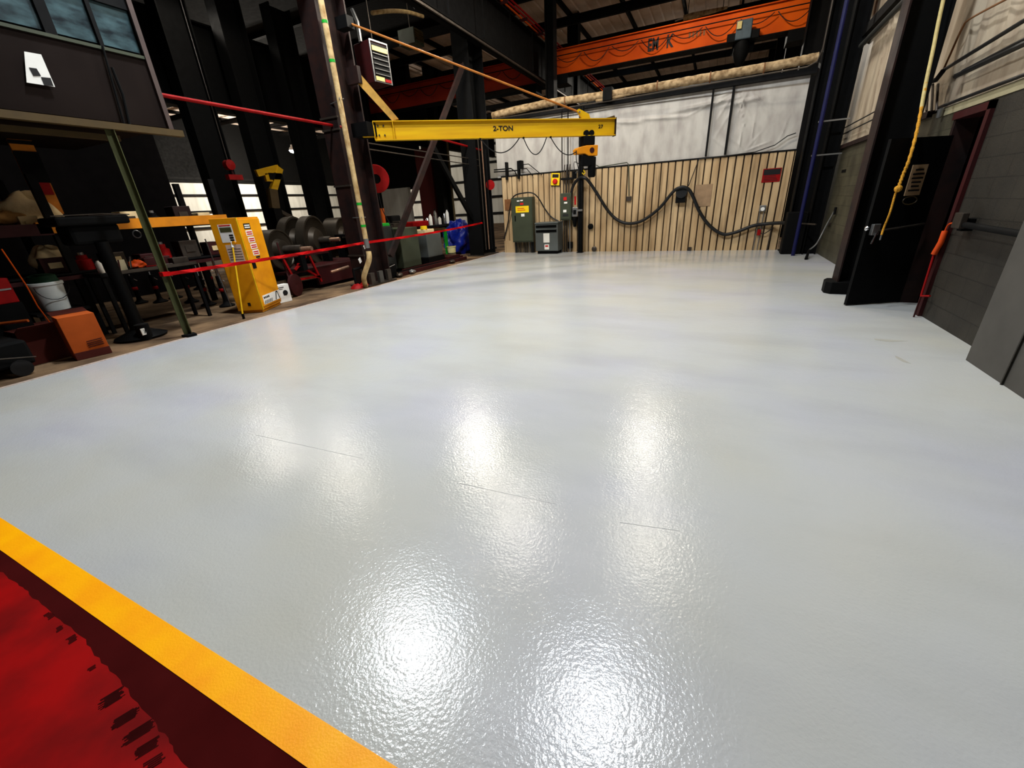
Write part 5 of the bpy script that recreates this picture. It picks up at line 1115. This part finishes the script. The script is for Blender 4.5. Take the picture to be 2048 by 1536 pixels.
# tall hydraulic jacks and rods standing under the rack
def jack_stand():
    t = O('screw_jack', (0, 0, 0), None, 'jack', 'tall screw jacks under the rack')
    MB().lathe((0, 0, 0), (0, 0, 1), [(.14, 0), (.15, .02), (.07, .06), (.05, .1), (.05, .12)], 14).build('base', 'black', t)
    MB().tube([(0, 0, .1), (0, 0, .62)], .045, 10).build('tube', 'black', t)
    MB().tube([(0, 0, .62), (0, 0, .95)], .018, 8).build('rod', 'chrome', t)
    MB().lathe((0, 0, .3), (0, 0, 1), [(.046, 0), (.055, .01), (.055, .06), (.046, .07)], 12).build('red_collar', 'red', t)
    MB().tube([(0, .04, .55), (0, .1, .5)], .012, 6).build('handle', 'chrome', t)
    return t
jk = jack_stand(); jp = []
desc = ['left of the olive post, front row', 'just left of the olive post, front row', 'just behind the olive post', 'right of the olive post, front row', 'midway between olive post and cabinet', 'left of the safety cabinet, front row', 'touching the left side of the safety cabinet', 'back row, first from the left', 'back row, second from the left', 'back row, third from the left', 'back row, fourth from the left', 'back row, last before the cabinet']
spots = [(250, 600), (282, 606), (322, 604), (352, 596), (384, 604), (418, 610), (455, 612), (270, 575), (305, 577), (340, 578), (400, 578), (430, 582)]
for k, (px, py) in enumerate(spots):
    g = PX(px, py, z=0); 
    if g.x > -8.45: g.x = -8.45
    o = jk if k == 0 else copy_tree(jk)
    o.location = (g.x, g.y, 0); o['label'] = 'tall black screw jack with a bright rod, ' + desc[k]
for k, (a, b) in enumerate((((410, 478), (462, 612)), ((236, 520), (262, 640)))):
    pa, pb = PX(*a, x=-8.35), PX(*b, x=-8.2); pb.z = max(pb.z, .02)
    MB().tube([pa, pb], .011, 6).tube([pa.lerp(pb, .5), pa.lerp(pb, .8)], .022, 8).build('bright_bar', 'chrome' if k == 0 else 'darkred', None, ('long bright steel bar leaning just left of the yellow safety cabinet', 'dark red bar leaning below the tool bench')[k], 'bar')
# bucket on a dark stool
sl = O('low_stand', (-8.9, 2.65, 0), 'low dark stand under the white bucket at far left', 'stand')
MB().box(-9.15, -8.65, 2.35, 2.95, .5, .54).build('top', 'steel_dark', sl)
for x in (-9.1, -8.7):
    for y in (2.4, 2.9): MB().box(x - .02, x + .02, y - .02, y + .02, 0, .5).build('leg', 'steel_dark', sl)
bk_ = O('white_bucket', (-8.9, 2.66, .54), 'white plastic bucket with a wire handle and dark green contents at far left', 'bucket')
MB().lathe((-8.9, 2.66, .54), (0, 0, 1), [(0, 0), (.15, 0), (.185, .36), (.2, .37), (.2, .40), (.19, .41), (.175, .41), (.17, .38)], 28).build('pail', 'bucket', bk_)
MB().lathe((-8.9, 2.66, .54), (0, 0, 1), [(.17, .38), (.15, .5), (.1, .52), (0, .52)], 20).build('green_contents', mat('dark_green', (14, 52, 30), .7), bk_)
MB().tube([(-8.9 + .19, 2.66 + .19 * math.cos(t * PI / 10), .9 - .2 * math.sin(t * PI / 10)) for t in range(11)], .005, 6).build('handle', 'ink', bk_)
# cardboard boxes
cbx = O('cardboard_box', (-7.75, 2.4, 0), 'upright orange-brown cardboard box with printed lines at the edge of the white floor', 'box')
q0, q1 = PX(157, 720, z=0), PX(222, 706, z=0); q0, q1 = V(-7.62, 2.22, 0), V(-7.56, 2.58, 0)
MB().prism([q0, q1, q1 + V(-.3, .05, 0), q0 + V(-.3, .05, 0)], (0, 0, .58)).build('carton', 'card', cbx, bevel=.004)
MB().prism([q0 + V(-.3, .05, .58), q1 + V(-.3, .05, .58), q1 + V(-.42, .06, .62), q0 + V(-.42, .06, .62)], (0, 0, .005)).build('flap', 'card_d', cbx)
MB().prism([q0 + V(.006, 0, 0), q1 + V(.006, 0, 0), q1 + V(.006, 0, .1), q0 + V(.006, 0, .1)], (.004, 0, 0)).build('lower_flap', 'card_d', cbx)
for k in range(4): MB().prism([q0.lerp(q1, .45) + V(.006, 0, .14 + k * .025), q0.lerp(q1, .9) + V(.006, 0, .15 + k * .025), q0.lerp(q1, .9) + V(.006, 0, .16 + k * .025), q0.lerp(q1, .45) + V(.006, 0, .15 + k * .025)], (.003, 0, 0)).build('printed_line', 'darkred', cbx)
cb2 = O('cardboard_box', (-8.25, 2.15, 0), 'larger dark brown cardboard box with open flaps behind the orange-brown one', 'box')
MB().box(-8.6, -8.0, 1.9, 2.45, 0, .45).build('carton', 'card_d', cb2)
MB().prism([(-8.0, 1.9, .45), (-8.0, 2.45, .45), (-7.82, 2.45, .52), (-7.82, 1.9, .52)], (0, 0, .006)).build('flap', 'card_d', cb2)
MB().tube([(-8.5, 1.75, .55), (-8.1, 2.1, .56)], .02, 8).build('wooden_stick', 'card', None, 'tan wooden stick lying over the dark brown cardboard box', 'stick') 
# black welding cart, bottom-left dark mass
wc = O('black_cart', (-8.0, 1.5, 0), 'low black cart crowded in the dark at the far left edge of the floor', 'cart')
MB().box(-8.5, -7.55, .75, 1.85, .12, .42).build('body', 'black', wc, bevel=.03)
MB().box(-8.4, -7.7, .9, 1.7, .42, .7).build('upper_box', 'black', wc, bevel=.03)
for y in (.95, 1.7): MB().lathe((-7.56, y, .1), (1, 0, 0), [(0, -.03), (.1, -.03), (.1, .03), (0, .03)], 18).build('wheel', 'rubber', wc)
MB().tube([(-7.52, 1.05, .38), (-7.5, 1.85, .2)], .008, 6).build('bright_edge', 'iron', wc)
MB().tube([(-7.9, 1.2, .7), (-7.9, 1.2, 1.0), (-8.2, 1.2, 1.0), (-8.2, 1.2, .7)], .015, 6).build('handle', 'black', wc)
q = PX(8, 565, x=-8.4); rt_ = O('red_toolbox', (q.x, q.y, .7), 'bright red metal toolbox cut by the left edge of the view', 'toolbox')
MB().box(-8.7, -8.36, q.y - .3, q.y + .04, .78, 1.1).build('box', 'red', rt_, bevel=.01)
MB().box(-8.36, -8.35, q.y - .2, q.y + .02, .95, .97).build('clasp', 'silver', rt_)
MB().box(-8.72, -8.34, q.y - .3, q.y + .05, .0, .78).build('red_toolbox_stand', 'black', None, 'black block standing under the red toolbox at the left edge', 'stand')
MB().tube([PX(3, 498, x=-8.2), PX(52, 570, x=-8.2), PX(75, 612, x=-8.2), V(-8.2, PX(75, 612, x=-8.2).y + .1, 0)], .008, 6).build('orange_cable', 'orange', None, 'thin orange cable slanting down at the far left in front of the white bucket', 'cable')
# ---- goods right of the jib column
mg = O('welding_machine', (-8.3, 9.9, 0), 'olive grey machine cabinet with a green top tray standing beside the jib column', 'machine')
a, b = PX(788, 456, x=-8.0), PX(822, 545, x=-8.0)
MB().box(-8.9, -8.0, 9.75, 10.6, .1, 1.2).build('cabinet', 'e_green', mg, bevel=.02)
MB().box(-8.85, -8.05, 9.8, 10.55, 0, .1).build('plinth', 'black', mg)
MB().box(-8.9, -8.2, 9.15, 9.7, .1, 1.28).build('side_cabinet', 'e_grey_d', mg, bevel=.02)
MB().box(-8.88, -8.22, 9.16, 9.68, 1.28, 1.36).build('green_tray', 'green', mg, bevel=.01)
g1 = O('grey_case', (-8.2, 11.2, .3), 'light grey metal case with a yellow cap behind the olive grey machine', 'case')
MB().box(-8.6, -8.0, 11.0, 11.8, .25, .95).build('case', 'e_grey', g1, bevel=.02)
MB().box(-8.5, -8.1, 11.1, 11.6, .95, 1.08).build('lid', 'cloth', g1, bevel=.02)
MB().lathe((-8.2, 11.2, 1.08), (0, 0, 1), [(0, 0), (.11, 0), (.1, .1), (0, .1)], 14).build('yellow_cap', 'lab_y', g1)
MB().box(-8.65, -7.98, 10.95, 11.85, 0, .25).build('pallet_block', 'black', g1)
bn2 = O('far_workbench', (-9.2, 11.5, 0), 'dark workbench crowded with tools and a red tray, behind the brown brace', 'bench')
MB().box(-9.9, -9.0, 9.2, 13.7, 1.06, 1.12).build('bench_top', 'steel_dark', bn2)
for x in (-9.8, -9.1):
    for y in (9.3, 12.9): MB().box(x - .04, x + .04, y - .04, y + .04, 0, 1.06).build('leg', 'steel_dark', bn2)
MB().box(-9.9, -9.85, 9.2, 13.7, .1, 1.0).build('back_sheet', 'steel_dark', bn2)
a = PX(832, 440, x=-9.3); MB().box(-9.5, -9.1, a.y - .45, a.y + .45, 1.12, 1.3).build('red_tray', 'red', None, 'bright red tray on the dark workbench behind the brown brace', 'tray', bevel=.03)
for k, px in enumerate((855, 862, 872, 880, 890, 896)):
    q = PX(px, 445, x=-9.3); bottle('steel_canister', -9.3, q.y, 1.12, .06, .28 + .12 * (k % 3), 'chrome' if k % 2 == 0 else 'white', '%s canister on the dark workbench, %s from the left' % ('shiny' if k % 2 == 0 else 'white', ('first', 'second', 'third', 'fourth', 'fifth', 'last')[k]), 'canister', 'canisters on the far workbench')
for k, px in enumerate((775, 788, 800)):
    q = PX(px, 448, x=-9.4); MB().box(-9.6, -9.3, q.y - .14, q.y + .14, 1.12, 1.25 + .05 * k).build('dark_part', 'iron', None, 'dark metal part on the left half of the dark workbench, %s of three' % ('left', 'middle', 'right')[k], 'part', 'dark parts on the workbench', bevel=.02)
q = PX(764, 428, x=-9.2); MB().tube([(q.x, q.y, 1.12), (q.x, q.y + .02, 1.75)], .07, 12).build('orange_tube', 'card', None, 'upright orange-brown tube below the red hose reel', 'tube')
gs = O('green_strut', (-8.9, 13.2, 0), 'bright green steel leg standing in front of the blue tarp', 'leg')
a, b = PX(885, 462, x=-8.6), PX(895, 505, x=-8.6)
MB().beam((-8.6, b.y, 0), (-8.6, b.y, 1.0), .09, .09).build('upright', 'green', gs)
MB().beam((-8.6, b.y, 1.0), (-8.6, b.y - 1.3, 1.02), .07, .07).build('arm', 'olive_beam', gs)
q = PX(842, 478, x=-8.6); MB().box(-8.65, -8.55, q.y - .08, q.y + .08, 0, .2).box(-8.64, -8.56, q.y - .07, q.y + .07, .2, 1.0).build('green_post_short', 'green', None, 'short green upright beside the grey metal case', 'post')
c_ = PX(922, 485, x=-8.9)
tp = O('tarp_stack', (c_.x, c_.y, 0), 'blue plastic tarp covering a stack of goods at the foot of the black column', 'tarp')
lump((c_.x, c_.y - .1, .55), .72, 31, 28, (.62, 1.0, .82), .3, 9).build('tarp', 'tarp', tp)
q = PX(905, 503, x=-8.0); bq = O('cream_bucket', (-8.05, 12.35, 0), 'small cream plastic bucket with a dark strap before the blue tarp', 'bucket')
q = PX(905, 516, z=0)
MB().lathe((q.x, q.y, 0), (0, 0, 1), [(0, 0), (.13, 0), (.155, .38), (.165, .38), (.165, .41), (.14, .41)], 24).build('pail', 'bucket_y', bq)
MB().lathe((q.x, q.y, .16), (0, 0, 1), [(.142, 0), (.149, .0), (.149, .03), (.142, .03)], 24).build('strap', 'iron', bq)
for k in range(5):
    q = PX(950 + k * 4.5, 496, x=-8.35); MB().tube([(q.x - .5, q.y, .16 + .09 * (k % 2)), (q.x + .15, q.y, .16 + .09 * (k % 2))], .09, 12).build('orange_pipe_end', 'orange' if k % 2 else 'card', None, 'short orange-brown pipe in the small stack at the foot of the black column, %s' % ('first', 'second', 'third', 'fourth', 'fifth', 'sixth')[k], 'pipe', 'orange pipe stack')
MB().box(-8.9, -8.15, PX(945, 496, x=-8.35).y, PX(975, 496, x=-8.35).y + .45, 0, .07).build('pipe_skid', 'black', None, 'low black skid under the stack of orange-brown pipes', 'skid')
fr_ = O('floor_rails', (-7.6, 10.4, 0), 'dark red steel rails and tubes lying along the white floor edge', 'rail')
for k, (x, y0, y1, m_) in enumerate(((-7.62, 9.0, 12.6, 'darkred'), (-7.78, 9.2, 12.4, 'black'), (-7.95, 9.6, 12.9, 'darkred'))):
    MB().beam((x, y0, .05), (x, y1, .05), .07, .1).build('rail', m_, fr_)
MB().box(-8.6, -7.9, 11.9, 12.7, .0, .16).build('red_pallet', 'darkred', fr_)
for k, y in enumerate((8.95, 9.5, 11.6)):
    lump((-7.55, y, .06), .09, 40 + k, 8, (1, 1.3, .6)).build('metal_scrap', 'iron' if k != 1 else 'silver', None, 'small lump of metal scrap by the floor edge, %s the jib column' % ('nearest', 'just beyond', 'farthest from')[k], 'scrap', 'metal scraps')
bx = O('black_case', (-7.7, 8.75, 0), 'small black case with a bright corner at the foot of the jib column', 'case')
MB().box(-8.0, -7.62, 8.62, 8.95, 0, .36).build('case', 'black', bx, bevel=.02)
MB().tube([(-7.62, 8.64, .3), (-7.62, 8.9, .34)], .012, 6).build('bright_clasp', 'chrome', bx)
MB().box(-14, -12.5, 14.9, 15.5, 0, 1.5).build('far_machine', 'steel_dark', None, 'dark machine block standing far back behind the workbench', 'machine', bevel=.05)
wpn = O('white_sheet_sign', (-8.2, 9.3, 1.1), 'white card with red lettering leaning beside the dark workbench', 'sign')
a, b = PX(751, 412, x=-9), PX(758, 442, x=-9)
MB().box(-9.02, -9, a.y - .05, b.y + .08, 1.12, a.z).build('card', 'white', wpn)
for k in range(4): MB().box(-9, -8.995, a.y - .01, b.y + .04, 1.2 + k * .1, 1.25 + k * .1).build('red_line', 'redink', wpn)
